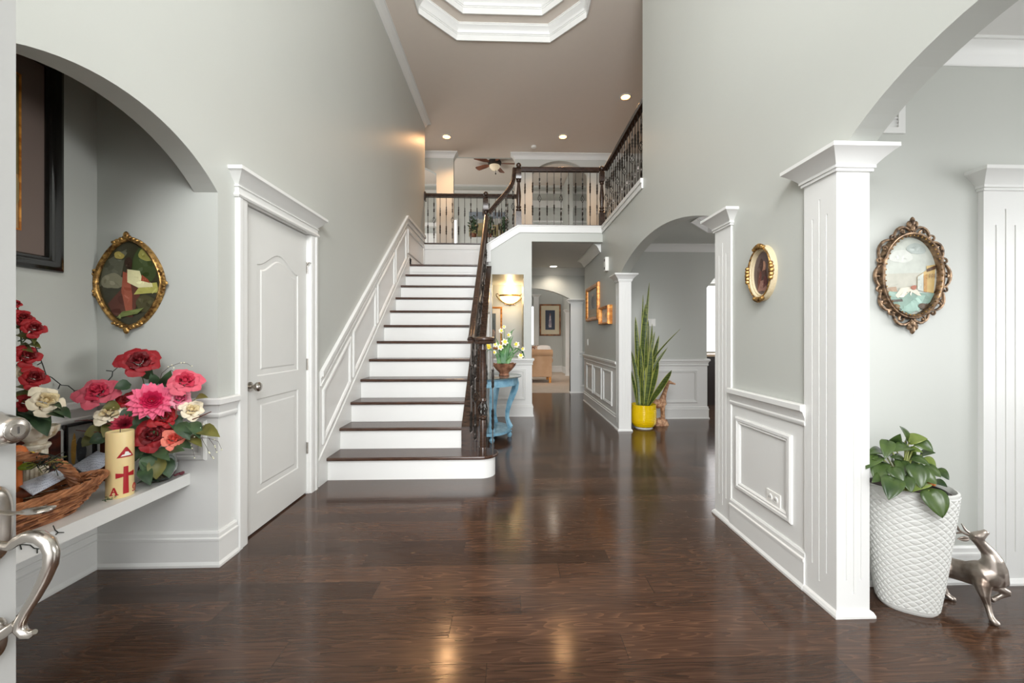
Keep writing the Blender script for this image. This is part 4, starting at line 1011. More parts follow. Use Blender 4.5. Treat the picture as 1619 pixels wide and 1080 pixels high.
# small cream oval portrait on right wall
p = P(1202, 432, X=RX-.02)
t = thing('oval_portrait', 'small cream and gold oval frame with dark portrait on the right wall', 'framed picture', (RX, p.y, p.z), -PI/2)
rx, rz2 = .083, .122
CREAM = mat('cream_gesso', (204, 188, 154), .55, noise=.05, bump=.5, bscale=160)
oval_ring(t, rx, rz2, [(0, .002), (0, .012), (.004, .016), (.010, .014), (.014, .024), (.028, .028), (.036, .022), (.038, 0)], CREAM)
for a_, nn in ((PI/2, 7), (-PI/2, 6), (0, 5), (PI, 5)):
    b = MB()
    for k in range(nn):
        aa = a_+(k-(nn-1)/2)*.13; f = abs(k-(nn-1)/2)
        b.ball(((rx+.026)*math.cos(aa), -.030, (rz2+.030)*math.sin(aa)), (.019-.0025*f, .014, .018-.002*f), 7, 5)
    b.build('gilt_flower', M_GOLDF, t, smooth=True)
oval_ring(t, rx+.018, rz2+.018, [(0, .022), (.003, .034), (.006, .024)], M_GOLDF, name='gilt_line')
ol = [((rx+.001)*math.cos(2*PI*k/36), (rz2+.001)*math.sin(2*PI*k/36)) for k in range(36)]
sh = [(blob(-.1, -.15, .55, .75, wob=.04), (84, 62, 58)), ([(-.6, -.75), (-.35, .1), (-.1, .2), (-.2, -.6)], (110, 62, 52)), ([(-.6, -.85), (.5, -.85), (.3, -.3), (-.2, -.35)], (150, 110, 98)), (blob(.15, .3, .2, .26), (176, 132, 108)), (blob(-.1, .4, .2, .3), (70, 46, 40)), (blob(.2, .02, .16, .12), (84, 52, 44)), ([(.1, -.7), (.6, -.5), (.4, -.1), (.2, -.2)], (92, 44, 42))]
paint(t, ol, [(clip_ell(pts, rx*.99, rz2*.99), c) for pts, c in sc(sh, 2*rx, 2*rz2)], (104, 88, 84), -.005)

# ================================================================== FRONT DOOR LEAF
DXF = -.932; DYE = .782
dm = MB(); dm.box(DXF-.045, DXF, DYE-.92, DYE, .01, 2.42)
fd = struct('door_1', dm, mat('front_door_shaded_white', (164, 164, 161), .4, noise=.01), 'open white front door leaf at the left edge of the view', 'door')  # white leaf greyed in its colour to stand in for shade
def fp(mb, name, smooth=True, m=None): return mb.build(name, m or M_NICKEL, fd, world=True, smooth=smooth)
YD = DYE-.042
zc_ = 1.235+(533-679)*.00114
b = MB(); b.tube([(DXF+x, YD, zc_) for x in (0, .004, .012, .046, .052, .053)], [.035, .035, .032, .024, .021, .019], 24); fp(b, 'deadbolt')
b = MB(); b.tube([(DXF+.053, YD, zc_), (DXF+.0545, YD, zc_)], .011, 16); b.m = 1; b.box(DXF+.0544, DXF+.0552, YD-.0012, YD+.0012, zc_-.006, zc_+.006); fp(b, 'key_cylinder', m=[M_NICKEL, mat('slot_dark', (60, 58, 55), .6)])
zt_, zb_ = .962, .834
def plate(z0, z1, ww, nm):
    b = MB(); pts = []
    zc2 = (z0+z1)/2; hh = (z1-z0)/2
    rs = []
    for o, d in ((0, 0), (0, .006), (-.006, .012), (-.012, .014)):
        rs.append([(DXF+d, YD+(ww+o)*math.copysign(abs(math.cos(a))**.7, math.cos(a)), zc2+(hh+o)*math.copysign(abs(math.sin(a))**.7, math.sin(a))) for a in [2*PI*k/24 for k in range(24)]])
    b.rings(rs); fp(b, nm)
plate(.828, .966, .034, 'escutcheon'); plate(.652, .728, .026, 'lower_mount')
G = lambda px, py: P(px, py, Y=YD)
pts = [Vector((DXF+.008, YD, .866)), G(16, 864), G(28, 854), G(44, 848), G(62, 849), G(76, 858), G(82, 873), G(80, 893), G(70, 917), G(56, 943), G(42, 965), G(33, 981), G(31, 994), G(38, 1002), G(49, 1003), G(55, 999)]
rr = [.007, .0075, .009, .0105, .0112, .0115, .0112, .0105, .0095, .0085, .008, .0085, .009, .008, .0065, .0045]
b = MB(); b.tube(pts, rr, 14, up=(0, 1, 0)); b.tube([Vector((DXF+.004, YD, .69)), G(28, 985)], [.010, .008], 12); fp(b, 'pull_handle')
b = MB(); b.tube([Vector((DXF+.006, YD, .925)), G(24, 812), G(40, 808), G(58, 807), G(74, 806), G(78, 806)], [.006, .007, .012, .017, .016, .008], 14, flat=.28, up=(0, 0, 1)); fp(b, 'thumb_latch')
# ================================================================== NICHE
BX = -1.73; BZ = .50
struct_b = MB().box(NX+e, BX, 1.1, NY-e, BZ-.062, BZ)
bench = tag(struct_b.build('bench_shelf', M_WHITE), 'white built-in bench shelf holding the flowers and basket in the niche', 'shelf')
BZ += .0005
GREEN = two_tone('leaf_green', (34, 56, 38), (72, 96, 62), .5, scale=18, lo=.3, hi=.7)
GREEN2 = two_tone('olive_leaf', (84, 88, 40), (128, 122, 60), .5, scale=14, lo=.3, hi=.7)
STEM = mat('stem_green', (70, 84, 46), .6)
TWIG = mat('twig_brown', (66, 50, 40), .7)
def frame_of(n):
    n = Vector(n).normalized(); a = n.orthogonal().normalized(); return a, n.cross(a), n
def rose(parent, c, R, n, cols, layers=17, open_=1.0, name='rose', seed=0, ruffle=.04):
    rnd = random.Random(seed); a, b_, n = frame_of(n); c = Vector(c); b = MB()
    cin, cout = cols
    mi = mat('petal_%d_%d_%d' % cin, cin, .6, noise=.12, nscale=60); mo = mat('petal_%d_%d_%d' % cout, cout, .6, noise=.12, nscale=60)
    for i in range(layers):
        t = (i+1)/layers; ph = i*2.39996+rnd.uniform(-.2, .2); span = 1.15-.45*t
        rm = R*(.10+.90*t**.85); hm = R*(.62-.52*t*open_); h0 = -R*.25; tw = rnd.uniform(-.25, .25); q = rnd.uniform(0, 6)
        b.m = 0 if t < .5 else 1
        def f(u, v, rm=rm, hm=hm, ph=ph, span=span, t=t, tw=tw, q=q):
            uu = (u-.5)*2; v = v*(1-.20*uu*uu); w = math.sin(min(1, v*1.15)*PI*.5)**.7; ang = ph+uu*span*w*.8
            rr = rm*(.12+.88*v**.9); hh = h0+(hm-h0)*math.sin(v*PI*.62)/1.0*(1-.22*uu*uu*v)
            if v > .75: rr += R*.10*(v-.75)*4*t; hh -= R*.16*(v-.75)*4*t
            rr += R*ruffle*math.sin(uu*5+q)*v; hh += R*ruffle*math.cos(uu*6+q)*v
            return c+(a*math.cos(ang)+b_*math.sin(ang))*rr+n*hh
        b.grid(f, 6, 6)
    b.m = 0; b.ball(c+n*R*.22, (R*.12, R*.12, R*.14), 7, 5)
    return b.build(name, [mi, mo], parent, smooth=True, world=True)
def dahlia(parent, c, R, n, cols, rows=7, name='dahlia', w=.14, seed=0):
    a, b_, n = frame_of(n); c = Vector(c); b = MB(); rnd = random.Random(seed)
    ms = [mat('petal_%d_%d_%d' % k, k, .6, noise=.2, nscale=60) for k in cols]
    for i in range(rows):
        t = (i+1)/rows; k = int(6+10*t); L = R*(.25+.75*t); el = (1-t)*1.25+.05
        for j in range(k):
            ph = 2*PI*(j+.5*(i % 2))/k+rnd.uniform(-.1, .1); d = (a*math.cos(ph)+b_*math.sin(ph))*math.cos(el)+n*math.sin(el); s_ = n.cross(d).normalized(); up = d.cross(s_)
            b.m = 0 if t < .55 else 1
            ww = R*w*(1+.5*t)
            pts = [c+d*L*.15+s_*ww*.5, c+d*L*.15-s_*ww*.5]
            p1 = c+d*L*.65; p2 = c+d*L+n*R*.08*(1-2*t)
            vs = [pts[0], pts[1], p1-s_*ww+n*R*.04, p1, p1+s_*ww+n*R*.04, p2]
            b.add(vs, [(0, 1, 2, 3), (0, 3, 4), (3, 2, 5), (4, 3, 5)])
    return b.build(name, ms, parent, smooth=70, world=True)
def leaf(b, base, tip, w, nrm, curl=.12, heart=0, n=7):
    """Folded leaf blade from base to tip."""
    base, tip = Vector(base), Vector(tip); d = tip-base; L = d.length; dn = d.normalized(); nn = Vector(nrm); nn = (nn-dn*nn.dot(dn)).normalized(); s_ = dn.cross(nn)
    def f(u, v):
        uu = (v-.5)*2; x = u
        prof = math.sin(PI*min(1, x**(.62 if heart else .8)))**.8 if 0 < x < 1 else 0
        if heart: prof = (max(0, 1-((x-.30)/.30)**2)**.5 if x < .30 else max(0, math.cos((x-.30)/.70*PI/2))**.85)
        return base+dn*L*(x-(heart*.13*abs(uu)*(1-x) if heart else 0))+s_*uu*w*.5*prof+nn*(abs(uu)*w*.16*prof+curl*L*math.sin(x*PI)-curl*L*.5*x*x)
    b.grid(f, n, 4)
# ---- bouquet in the glass bowl
cam_dir = lambda p: (Vector((0, 0, H))-Vector(p)).normalized()
bowl = Vector((-1.80, 2.10, BZ))
t = thing('flower_arrangement', 'big bouquet of red pink and cream silk flowers in a clear glass bowl', 'flower arrangement', bowl)
b = MB(); b.lathe([(.038, 0), (.05, .004), (.072, .04), (.078, .075), (.068, .115), (.055, .14), (.058, .15), (.052, .15), (.049, .14), (.062, .112), (.072, .075), (.066, .042), (.045, .010), (.002, .008)], (0, 0, 0), 24)
b.build('glass_bowl', M_GLASS, t, smooth=True)
RED = ((118, 4, 12), (158, 8, 20)); DRED = ((100, 4, 14), (140, 8, 22)); PINK = ((196, 44, 72), (216, 92, 110)); CREAMR = ((226, 206, 160), (238, 226, 200)); CORAL = ((222, 84, 70), (236, 130, 110)); LPINK = ((214, 84, 120), (236, 150, 168))
fl = [(221, 573, 26, 2.00, DRED, (0, 0, .45)), (157, 622, 27, 1.97, PINK, (-.35, 0, .3)), (202, 633, 15, 2.03, RED, (-.3, 0, .2)), (292, 604, 23, 2.02, PINK, (.25, 0, .5)),
      (283, 632, 16, 2.02, LPINK, (.2, 0, .3)), (173, 656, 20, 1.96, CREAMR, (-.3, 0, .7)), (302, 649, 17, 2.02, CREAMR, (.3, 0, .4)), (259, 661, 18, 1.98, RED, (.1, 0, .3)),
      (240, 689, 26, 1.95, DRED, (0, 0, .15)), (273, 695, 17, 1.96, CORAL, (.2, 0, .1))]
stems = MB(); top = Vector((-1.80, 2.09, .66))
def stem(b, a, c, r=.0022, sag=.03):
    a, c = Vector(a), Vector(c); m = (a+c)/2+Vector((0, 0, sag)); pts = [(a*(1-u)+m*u)*(1-u)+(m*(1-u)+c*u)*u for u in [i/7 for i in range(8)]]
    b.tube(pts, r, 5)
for i, (px, py, r, D, col, off) in enumerate(fl):
    c = P(px, py, D=D); n = cam_dir(c)+Vector(off)*.9+Vector((0, 0, .25))
    rose(t, c, r*D/630*1.08, n, col, seed=i+3, layers=19 if r > 20 else 14, ruffle=.045)
    stem(stems, c-n.normalized()*r*D/630*.3, top)
c = P(240, 634, D=1.95); dahlia(t, c, 31*1.95/630, cam_dir(c)+Vector((0, 0, .2)), ((206, 30, 80), (236, 96, 132)), 8, w=.15); stem(stems, c, top)
c = P(197, 671, D=1.95); dahlia(t, c, 19*1.95/630, cam_dir(c)+Vector((-.2, 0, .35)), ((128, 10, 34), (176, 30, 58)), 10, name='chrysanthemum', w=.08, seed=4); stem(stems, c, top)
stems.build('stem', STEM, t, world=True)
b = MB(); rnd = random.Random(11)
for px, py, dx, dy, L, D, m in [(208, 608, -15, 3, 24, 2.02, 0), (232, 600, 3, -14, 20, 2.04, 0), (262, 612, 4, -14, 22, 2.05, 0), (275, 616, 12, 6, 16, 2.05, 0), (308, 633, 14, -4, 17, 2.04, 1), (314, 680, 14, 4, 28, 2.0, 1), (300, 668, 8, 12, 24, 2.0, 0),
      (284, 668, 8, 14, 26, 1.97, 0), (272, 655, 4, 14, 24, 2.02, 0), (228, 656, -6, 12, 24, 2.0, 0), (218, 668, 4, 14, 26, 1.98, 0), (212, 650, -12, 6, 22, 2.0, 0), (190, 642, -16, 2, 24, 2.0, 1), (180, 668, -10, 14, 24, 1.98, 1), (165, 680, -18, 4, 28, 1.97, 1),
      (170, 690, -18, 6, 26, 1.96, 0), (150, 690, -10, 8, 22, 1.97, 1), (224, 700, -6, 16, 26, 1.96, 0), (228, 716, 8, 18, 26, 1.95, 0), (238, 720, -8, 16, 24, 1.94, 0), (226, 740, 6, 14, 24, 1.93, 0), (246, 712, 14, 10, 22, 1.96, 0), (262, 716, 12, -2, 24, 1.97, 0), (250, 722, -2, 22, 30, 1.96, 1), (256, 724, 8, 20, 28, 1.99, 0),
      (284, 676, 12, 6, 18, 2.0, 0), (246, 610, -4, -12, 18, 2.05, 0), (282, 700, 14, 6, 18, 1.99, 0), (214, 690, -14, -4, 22, 1.97, 0), (196, 690, -12, 12, 26, 1.96, 1), (300, 690, 12, 10, 20, 2.02, 1), (270, 640, 8, -10, 18, 2.05, 0), (232, 670, 8, 8, 20, 2.0, 0), (250, 675, 4, 10, 20, 2.02, 0)]:
    b.m = m; a = P(px, py, D=D); l = math.hypot(dx, dy); L *= 1.2; cc = P(px+dx/l*L, py+dy/l*L, D=D-.05+rnd.uniform(-.02, .02)); leaf(b, a, cc, L*.66*D/630, cam_dir(a)+Vector((rnd.uniform(-.4, .4), 0, .5)), n=5)
b.build('foliage', [GREEN, GREEN2], t, world=True, smooth=True)
b = MB(); BUD = mat('tiny_white_bud', (232, 230, 200), .6, emit=0)
def spray(pts, D, bud=0, r=.0014):
    b = MB(); b.m = 0; pp = [P(x, y, D=D) for x, y in pts]; b.tube(pp, [r*(1-.5*i/len(pp)) for i in range(len(pp))], 4)
    for k in range(bud):
        q = pp[-1-k % (len(pp)-1)]; w = pp[-2-k % (len(pp)-2)]; c = q.lerp(w, (k*.37) % 1); b.m = 1; b.ball(c+Vector((0, -.002, .004)), .0035, 5, 4)
    b.build('twig' if r < .002 else 'cattail', [TWIG if r < .002 else mat('cattail_rust', (104, 52, 40), .7), BUD], t, world=True)
spray([(253, 600), (256, 590), (268, 580), (284, 574), (296, 575), (304, 580)], 2.03, 6); spray([(270, 585), (276, 588), (280, 593)], 2.03, 3)
spray([(275, 700), (292, 692), (310, 692), (330, 693), (345, 698), (351, 712)], 1.96, 4); spray([(296, 692), (303, 705), (308, 725)], 1.96, 4); spray([(318, 692), (326, 706), (334, 722), (338, 726)], 1.96, 4); spray([(330, 693), (340, 706), (343, 716)], 1.96, 3)
spray([(308, 692), (316, 680), (322, 672)], 1.97, 3)
spray([(180, 672), (158, 668), (138, 664), (118, 666)], 1.93, 0, .003); spray([(186, 690), (160, 684), (135, 682), (120, 680)], 1.94, 0, .003); spray([(300, 665), (318, 658), (334, 651)], 2.0, 0, .003); spray([(212, 664), (209, 650), (207, 642)], 1.95, 0, .004); spray([(278, 660), (279, 648), (278, 640)], 1.97, 0, .004)
c = P(237, 613, D=1.98)
b = MB(); b.box(-.022, .022, -.001, .001, -.02, .02); b.v = [tuple(Vector(v)+c) for v in b.v]; b.build('gift_card', mat('blue_white_card', (196, 208, 226), .5, noise=.3, nscale=80), t, world=True)
# ---- pedestal urn with climbing roses
ped = Vector((-2.06, 1.80, BZ)); t = thing('rose_pedestal', 'white gilt fluted column urn with a tall climbing spray of red roses', 'flower arrangement', ped)
IVORY = two_tone('ivory_gilt', (160, 128, 74), (226, 218, 200), .5, scale=30, lo=.25, hi=.5)
b = MB(); n = 32; rs = []
for z, r in ((0, .058), (.02, .058), (.025, .05), (.035, .046), (.04, .038), (.245, .034), (.25, .038), (.262, .044), (.27, .042)):
    rs.append([((r-(.004 if (.04 <= z <= .245 and k % 2) else 0))*math.cos(2*PI*k/n), (r-(.004 if (.04 <= z <= .245 and k % 2) else 0))*math.sin(2*PI*k/n), z) for k in range(n)])
b.rings(rs); b.build('column', IVORY, t, smooth=20)
b = MB(); b.lathe([(.03, .27), (.034, .285), (.055, .30), (.068, .325), (.07, .345), (.064, .345), (.04, .30)], (0, 0, 0), 20)
for s_ in (-1, 1): scroll(b, s_*.078, .325, .02, PI/2, 1.1, -.02, .005, s_)
b.build('urn', IVORY, t, smooth=True)
stems = MB(); fs = [(27, 480, 6, RED), (37, 502, 13, RED), (53, 519, 15, RED), (42, 563, 17, RED), (53, 597, 18, RED), (38, 590, 13, CREAMR), (41, 637, 13, RED), (71, 634, 23, CREAMR)]
D0 = 1.72; base_ = ped+Vector((0, 0, .33))
prev = base_
pth = [base_, P(52, 640, D=D0), P(38, 590, D=D0), P(34, 540, D=D0), P(30, 500, D=D0), P(27, 482, D=D0)]
stems.tube(pth, [.004, .004, .0035, .003, .0025, .002], 6)
for i, (px, py, r, col) in enumerate(fs):
    c = P(px, py, D=D0-.03); n = cam_dir(c)+Vector((.5, 0, .35)); rose(t, c, r*D0/630*1.05, n, col, seed=40+i, layers=13, open_=.85)
    stem(stems, c-n.normalized()*.01, P(36, min(py+22, 660), D=D0+.02), .002, -.01)
stems.build('stem', STEM, t, world=True)
b = MB()
for px, py, dx, dy, L, m in [(30, 492, 0, 14, 22, 0), (28, 512, 8, 8, 18, 1), (26, 530, 14, 4, 22, 1), (34, 540, 14, -4, 22, 0), (28, 548, 12, 4, 24, 1), (44, 546, 14, 2, 20, 1), (30, 575, 2, 12, 18, 0), (28, 582, 4, 14, 22, 0), (30, 610, 14, 4, 22, 1), (42, 618, 16, -3, 20, 1), (30, 618, 8, 12, 24, 1),
       (28, 640, 6, 16, 28, 0), (34, 652, 14, 8, 28, 0), (48, 648, 16, 8, 36, 0), (60, 656, 8, 18, 36, 0), (88, 648, 20, 10, 26, 0), (76, 650, 16, 6, 26, 0), (30, 660, 2, 14, 22, 0), (45, 655, -4, 14, 26, 0), (84, 640, 12, 4, 14, 0), (28, 520, 10, -6, 18, 0), (50, 530, 4, 12, 14, 1)]:
    b.m = m; a = P(px, py, D=D0); l = math.hypot(dx, dy); cc = P(px+dx/l*L, py+dy/l*L, D=D0-.04); leaf(b, a, cc, L*.6*D0/630, cam_dir(a)+Vector((rnd.uniform(-.3, .3), 0, .4)), n=5)
b.build('foliage', [GREEN, GREEN2], t, world=True, smooth=True)
# ---- dark light string swagged on the wall
b = MB(); WIRE = mat('dark_green_wire', (34, 40, 34), .6)
pp = [P(x, y, X=NX+.04) for x, y in ((46, 533), (56, 548), (62, 562), (68, 578), (73, 593), (82, 597), (92, 605), (97, 609), (108, 610), (118, 618), (130, 616), (140, 618))]
pp += [P(x, y, Y=NY-.05) for x, y in ((168, 605), (177, 595), (178, 588), (186, 581), (196, 578))]
b.tube(pp, .0022, 5)
for x, y, x2, y2 in ((58, 551, 63, 551), (66, 573, 59, 577), (74, 593, 69, 598), (95, 608, 92, 615), (118, 618, 114, 624)):
    b.tube([P(x, y, X=NX+.04), P(x2, y2, X=NX+.045)], .0024, 5)
b.tube([P(177, 587, Y=NY-.05), P(168, 586, Y=NY-.05)], .0024, 5)
tag(b.build('string_lights', WIRE), 'thin dark green light string swagged on the niche wall', 'string lights')
# ---- wicker basket
WICK = two_tone('wicker', (112, 66, 40), (190, 130, 88), .5, scale=14, lo=.3, hi=.7, stretch=(2, 2, 2)); WICK2 = two_tone('wicker_dark', (84, 46, 28), (140, 86, 54), .5, scale=14, lo=.3, hi=.7)
bc = Vector((-1.935, 1.50, BZ)); ang = -math.atan2(.3, .954)
t = thing('wicker_basket', 'brown woven wicker basket with twisted arched handle on the bench', 'basket', bc, ang)
def ell(a, r, z): return Vector((.125*r*math.cos(a), .36*r*math.sin(a), z))
b = MB(); nr = 12
for k in range(nr):
    z = .008+.095*k/(nr-1); r = .74+.26*(k/(nr-1))**.7
    for ph in (0, PI):
        pts = [ell(2*PI*i/96, r+.022*math.sin(i*PI/2.0+ph+k*PI)+.006*math.sin(i*.7+k), z+.003*math.sin(i*.9+k*2)+.012*abs(math.sin(2*PI*i/96))**4) for i in range(96)]
        b.m = (k+(0 if ph else 1)) % 3 == 0; b.tube(pts, .0042, 5, wrap=True)
b.m = 0
b.prism([tuple(ell(2*PI*i/32, .76, 0))[:2] for i in range(32)], 'z', 0, .008)
b.build('woven_side', [WICK, WICK2], t, smooth=True)
b = MB()
for s_ in range(4):
    pts = [ell(2*PI*i/140, 1.02+.022*math.cos(i*.55+s_*PI/2), .112+.010*math.sin(i*.55+s_*PI/2)+.014*abs(math.sin(2*PI*i/140))**4) for i in range(140)]
    b.tube(pts, .0055, 5, wrap=True)
b.build('rim', WICK, t, smooth=True)
b = MB()
for s_ in range(5):
    pts = []
    for i in range(90):
        u = i/89; a = PI*u; base_p = Vector((-.02, .28*math.cos(a), .10+.185*math.sin(a))); out = Vector((0, math.cos(a), math.sin(a)))
        q = i*.42+s_*2*PI/5; pts.append(base_p+out*.012*math.cos(q)+Vector((1, 0, 0))*.016*math.sin(q))
    b.tube(pts, .0082, 6)
b.build('handle', WICK, t, smooth=True)
# doilies
DOILY = bpy.data.materials.new('crochet_doily'); DOILY.use_nodes = True
nt = DOILY.node_tree; bs = nt.nodes['Principled BSDF']; tc = nt.nodes.new('ShaderNodeTexCoord'); vo = nt.nodes.new('ShaderNodeTexVoronoi'); vo.inputs['Scale'].default_value = 150; vo.inputs['Randomness'].default_value = .25
nt.links.new(tc.outputs['Object'], vo.inputs['Vector']); rp = nt.nodes.new('ShaderNodeValToRGB'); rp.color_ramp.elements[0].position = .22; rp.color_ramp.elements[1].position = .36
rp.color_ramp.elements[0].color = (lin(120), lin(132), lin(160), 1); rp.color_ramp.elements[1].color = (lin(216), lin(222), lin(236), 1)
nt.links.new(vo.outputs['Distance'], rp.inputs['Fac']); nt.links.new(rp.outputs['Color'], bs.inputs['Base Color']); bs.inputs['Roughness'].default_value = .9
def cloth(name, label, corners, bulge, thick=.004, wav=.004):
    A, B_, C_, D_ = [Vector(c) for c in corners]; nn = (B_-A).cross(D_-A).normalized(); nn = nn if nn.z > 0 else -nn
    def f(u, v, off=0):
        p_ = A.lerp(B_, u).lerp(D_.lerp(C_, u), v); k = 1-.0*(u-.5)
        p_ += nn*(bulge*math.sin(u*PI)*math.sin(v*PI)+wav*math.sin(u*11+v*4)*math.sin(v*PI)+off)
        c0 = (A+B_+C_+D_)/4
        return p_
    b = MB(); b.grid(lambda u, v: f(u, v), 18, 12)
    ob = b.build(name, DOILY, smooth=True); s_ = ob.modifiers.new('thick', 'SOLIDIFY'); s_.thickness = thick
    return tag(ob, label, 'doily', 'crocheted doilies')
cloth('crochet_doily', 'pale blue white crochet doily draped inside the wicker basket', [P(26, 768, Z=.635), P(98, 741, Z=.640), P(103, 757, Z=.622), P(52, 784, Z=.618)], .018)
cloth('crochet_doily', 'pale blue white folded crochet doily standing between basket and candle', [P(114, 737, D=1.93), P(153, 713, D=2.0), P(186, 722, D=1.95), P(140, 753, D=1.90)], .012)
# basket contents and trinkets
def trinket(name, label, cat, px, py, D, r, col, rough=.5, squash=1, metal=0):
    b = MB(); c = P(px, py, D=D); b.ball(c, (r, r*squash, r*.8), 12, 9)
    return tag(b.build(name, mat('trinket_%d_%d_%d' % col, col, rough, metal, noise=.15, nscale=40), smooth=True), label, cat)
trinket('wooden_egg', 'brown wooden egg resting against the basket rim beside the doily', 'egg', 39, 778, 1.62, .028, (146, 88, 66), .4, 1.3)
g = P(27, 716, D=1.60); b = MB(); b.lathe([(.03, 0), (.034, .01), (.016, .03), (.014, g.z-BZ-.04), (.026, g.z-BZ-.02), (.030, g.z-BZ), (.022, g.z-BZ+.02), (.008, g.z-BZ+.03)], (g.x, g.y, BZ), 14)
tag(b.build('orange_ornament', mat('orange_gourd', (204, 110, 54), .4, noise=.15, nscale=40), smooth=True), 'small round orange gourd on a stem stand behind the basket', 'ornament')
trinket('yellow_pepper', 'little yellow pepper decoration above the basket', 'ornament', 42, 719, 1.63, .014, (224, 190, 44), .35, 2.0)
trinket('green_pepper', 'little bright green pepper decoration in the basket', 'ornament', 43, 737, 1.62, .019, (132, 158, 40), .35, 1.6)
b = MB(); rnd = random.Random(5)
for k in range(46):
    c = P(52+rnd.uniform(0, 42), 730+rnd.uniform(-9, 12), D=1.60); d = Vector((rnd.uniform(-1, 1), rnd.uniform(-1, 1), rnd.uniform(-.3, .6))).normalized()*.03
    b.m = k % 4 == 0; b.tube([c-d, c+Vector((0, 0, .006)), c+d], .0017, 4)
tag(b.build('evergreen_sprig', [WIRE, GREEN2]), 'tangled dark evergreen sprig lying over the basket contents', 'sprig')
b = MB()
for k in range(34):
    c = P(166+k*1.0, 790-k*.40+rnd.uniform(-3, 3), Z=.512); d = Vector((rnd.uniform(-1, 1), rnd.uniform(-1, 1), rnd.uniform(-.2, .6))).normalized()*.009; b.tube([c-d, c+d], .0016, 4)
tag(b.build('evergreen_sprig', GREEN), 'small dark evergreen sprig on the bench at the foot of the candle', 'sprig')
b = MB()
def wirep(pts, X=None):
    b.tube([P(x, y, X=BX+.004) for x, y in pts], .0018, 5)
wirep([(84, 831), (87, 838), (92, 842), (101, 842)]); wirep([(92, 842), (88, 846)]); wirep([(28, 862), (36, 861), (48, 862), (54, 867), (62, 868)]); wirep([(32, 862), (34, 869)]); wirep([(59, 868), (59, 875)])
tag(b.build('wire_tail', WIRE), 'end of dark light string hanging over the bench front edge', 'string lights')
# cloche
cb = P(121, 738, Z=BZ+.02); cb.z = BZ
t = thing('glass_cloche', 'small glass dome trinket with orange crown on a wooden base', 'ornament', (cb.x, cb.y+.02, BZ))
MB().lathe([(.05, 0), (.052, .012), (.042, .02), (.042, .07), (.052, .078), (.05, .085)], (0, 0, 0), 18).build('base', WICK2, t, smooth=True)
MB().lathe([(.045, .085), (.046, .10), (.036, .125), (.016, .137), (.004, .139)], (0, 0, 0), 18).build('dome', mat('amber_glass', (196, 160, 120), .15, trans=.4, noise=.2), t, smooth=True)
b = MB(); b.lathe([(.012, .137), (.020, .150), (.022, .168), (.018, .168), (.010, .140)], (0, 0, 0), 12)
for k in range(6): b.ball((.02*math.cos(k*PI/3), .02*math.sin(k*PI/3), .170), .005, 5, 4)
b.build('crown', mat('orange_wood', (214, 140, 70), .5), t, smooth=True)
# leaning frames
def lean_frame(label, y0, y1, x, z1, m, art, fw=.035):
    w, h = y1-y0, z1-BZ
    return rect_picture('leaning_frame', label, 'picture frame', '+x', (x, (y0+y1)/2, BZ+h/2+.002), w, h, fw, m, .02, None, .0, art, [(blob(.1, 0, .4, .5, wob=.1), (70, 74, 78)), (blob(-.5, .1, .2, .6, wob=.1), (196, 150, 70))], tilt=0)
lean_frame('mahogany picture frame leaning on the niche wall behind the fluted urn', 1.42, 2.02, NX+.012, .775, M_MAHOG, (36, 34, 38), .05)
lean_frame('slim black frame leaning in the niche corner behind the bouquet', 2.035, 2.19, NX+.012, .80, M_BLACKF, (150, 150, 146), .018)
# beads on frame
b = MB()
for k in range(16): b.ball(P(47+k*.45+1.2*math.sin(k*.3), 693+k*2.2, X=NX+.045), .0042, 6, 4)
tag(b.build('bead_string', mat('pink_pearl', (222, 196, 190), .25), smooth=True), 'string of pale pink pearl beads hanging on the mahogany frame', 'beads')
# rosary box behind candle
b = MB(); c = P(165, 700, D=2.06); b.box(-.012, .012, -.01, .01, -.06, .045); b.lathe([(.018, -.07), (.03, -.06), (.012, -.05)], (0, 0, 0), 10); b.ball((0, 0, .05), .016, 8, 6); b.v = [tuple(Vector(v)+c) for v in b.v]
for v in (0,): pass
zmin = min(v[2] for v in b.v); b.box(c.x-.03, c.x+.03, c.y-.03, c.y+.03, BZ, zmin+.001)
tag(b.build('dark_statuette', M_MAHOG, smooth=True), 'small dark brown statuette behind the cream candle', 'statuette')
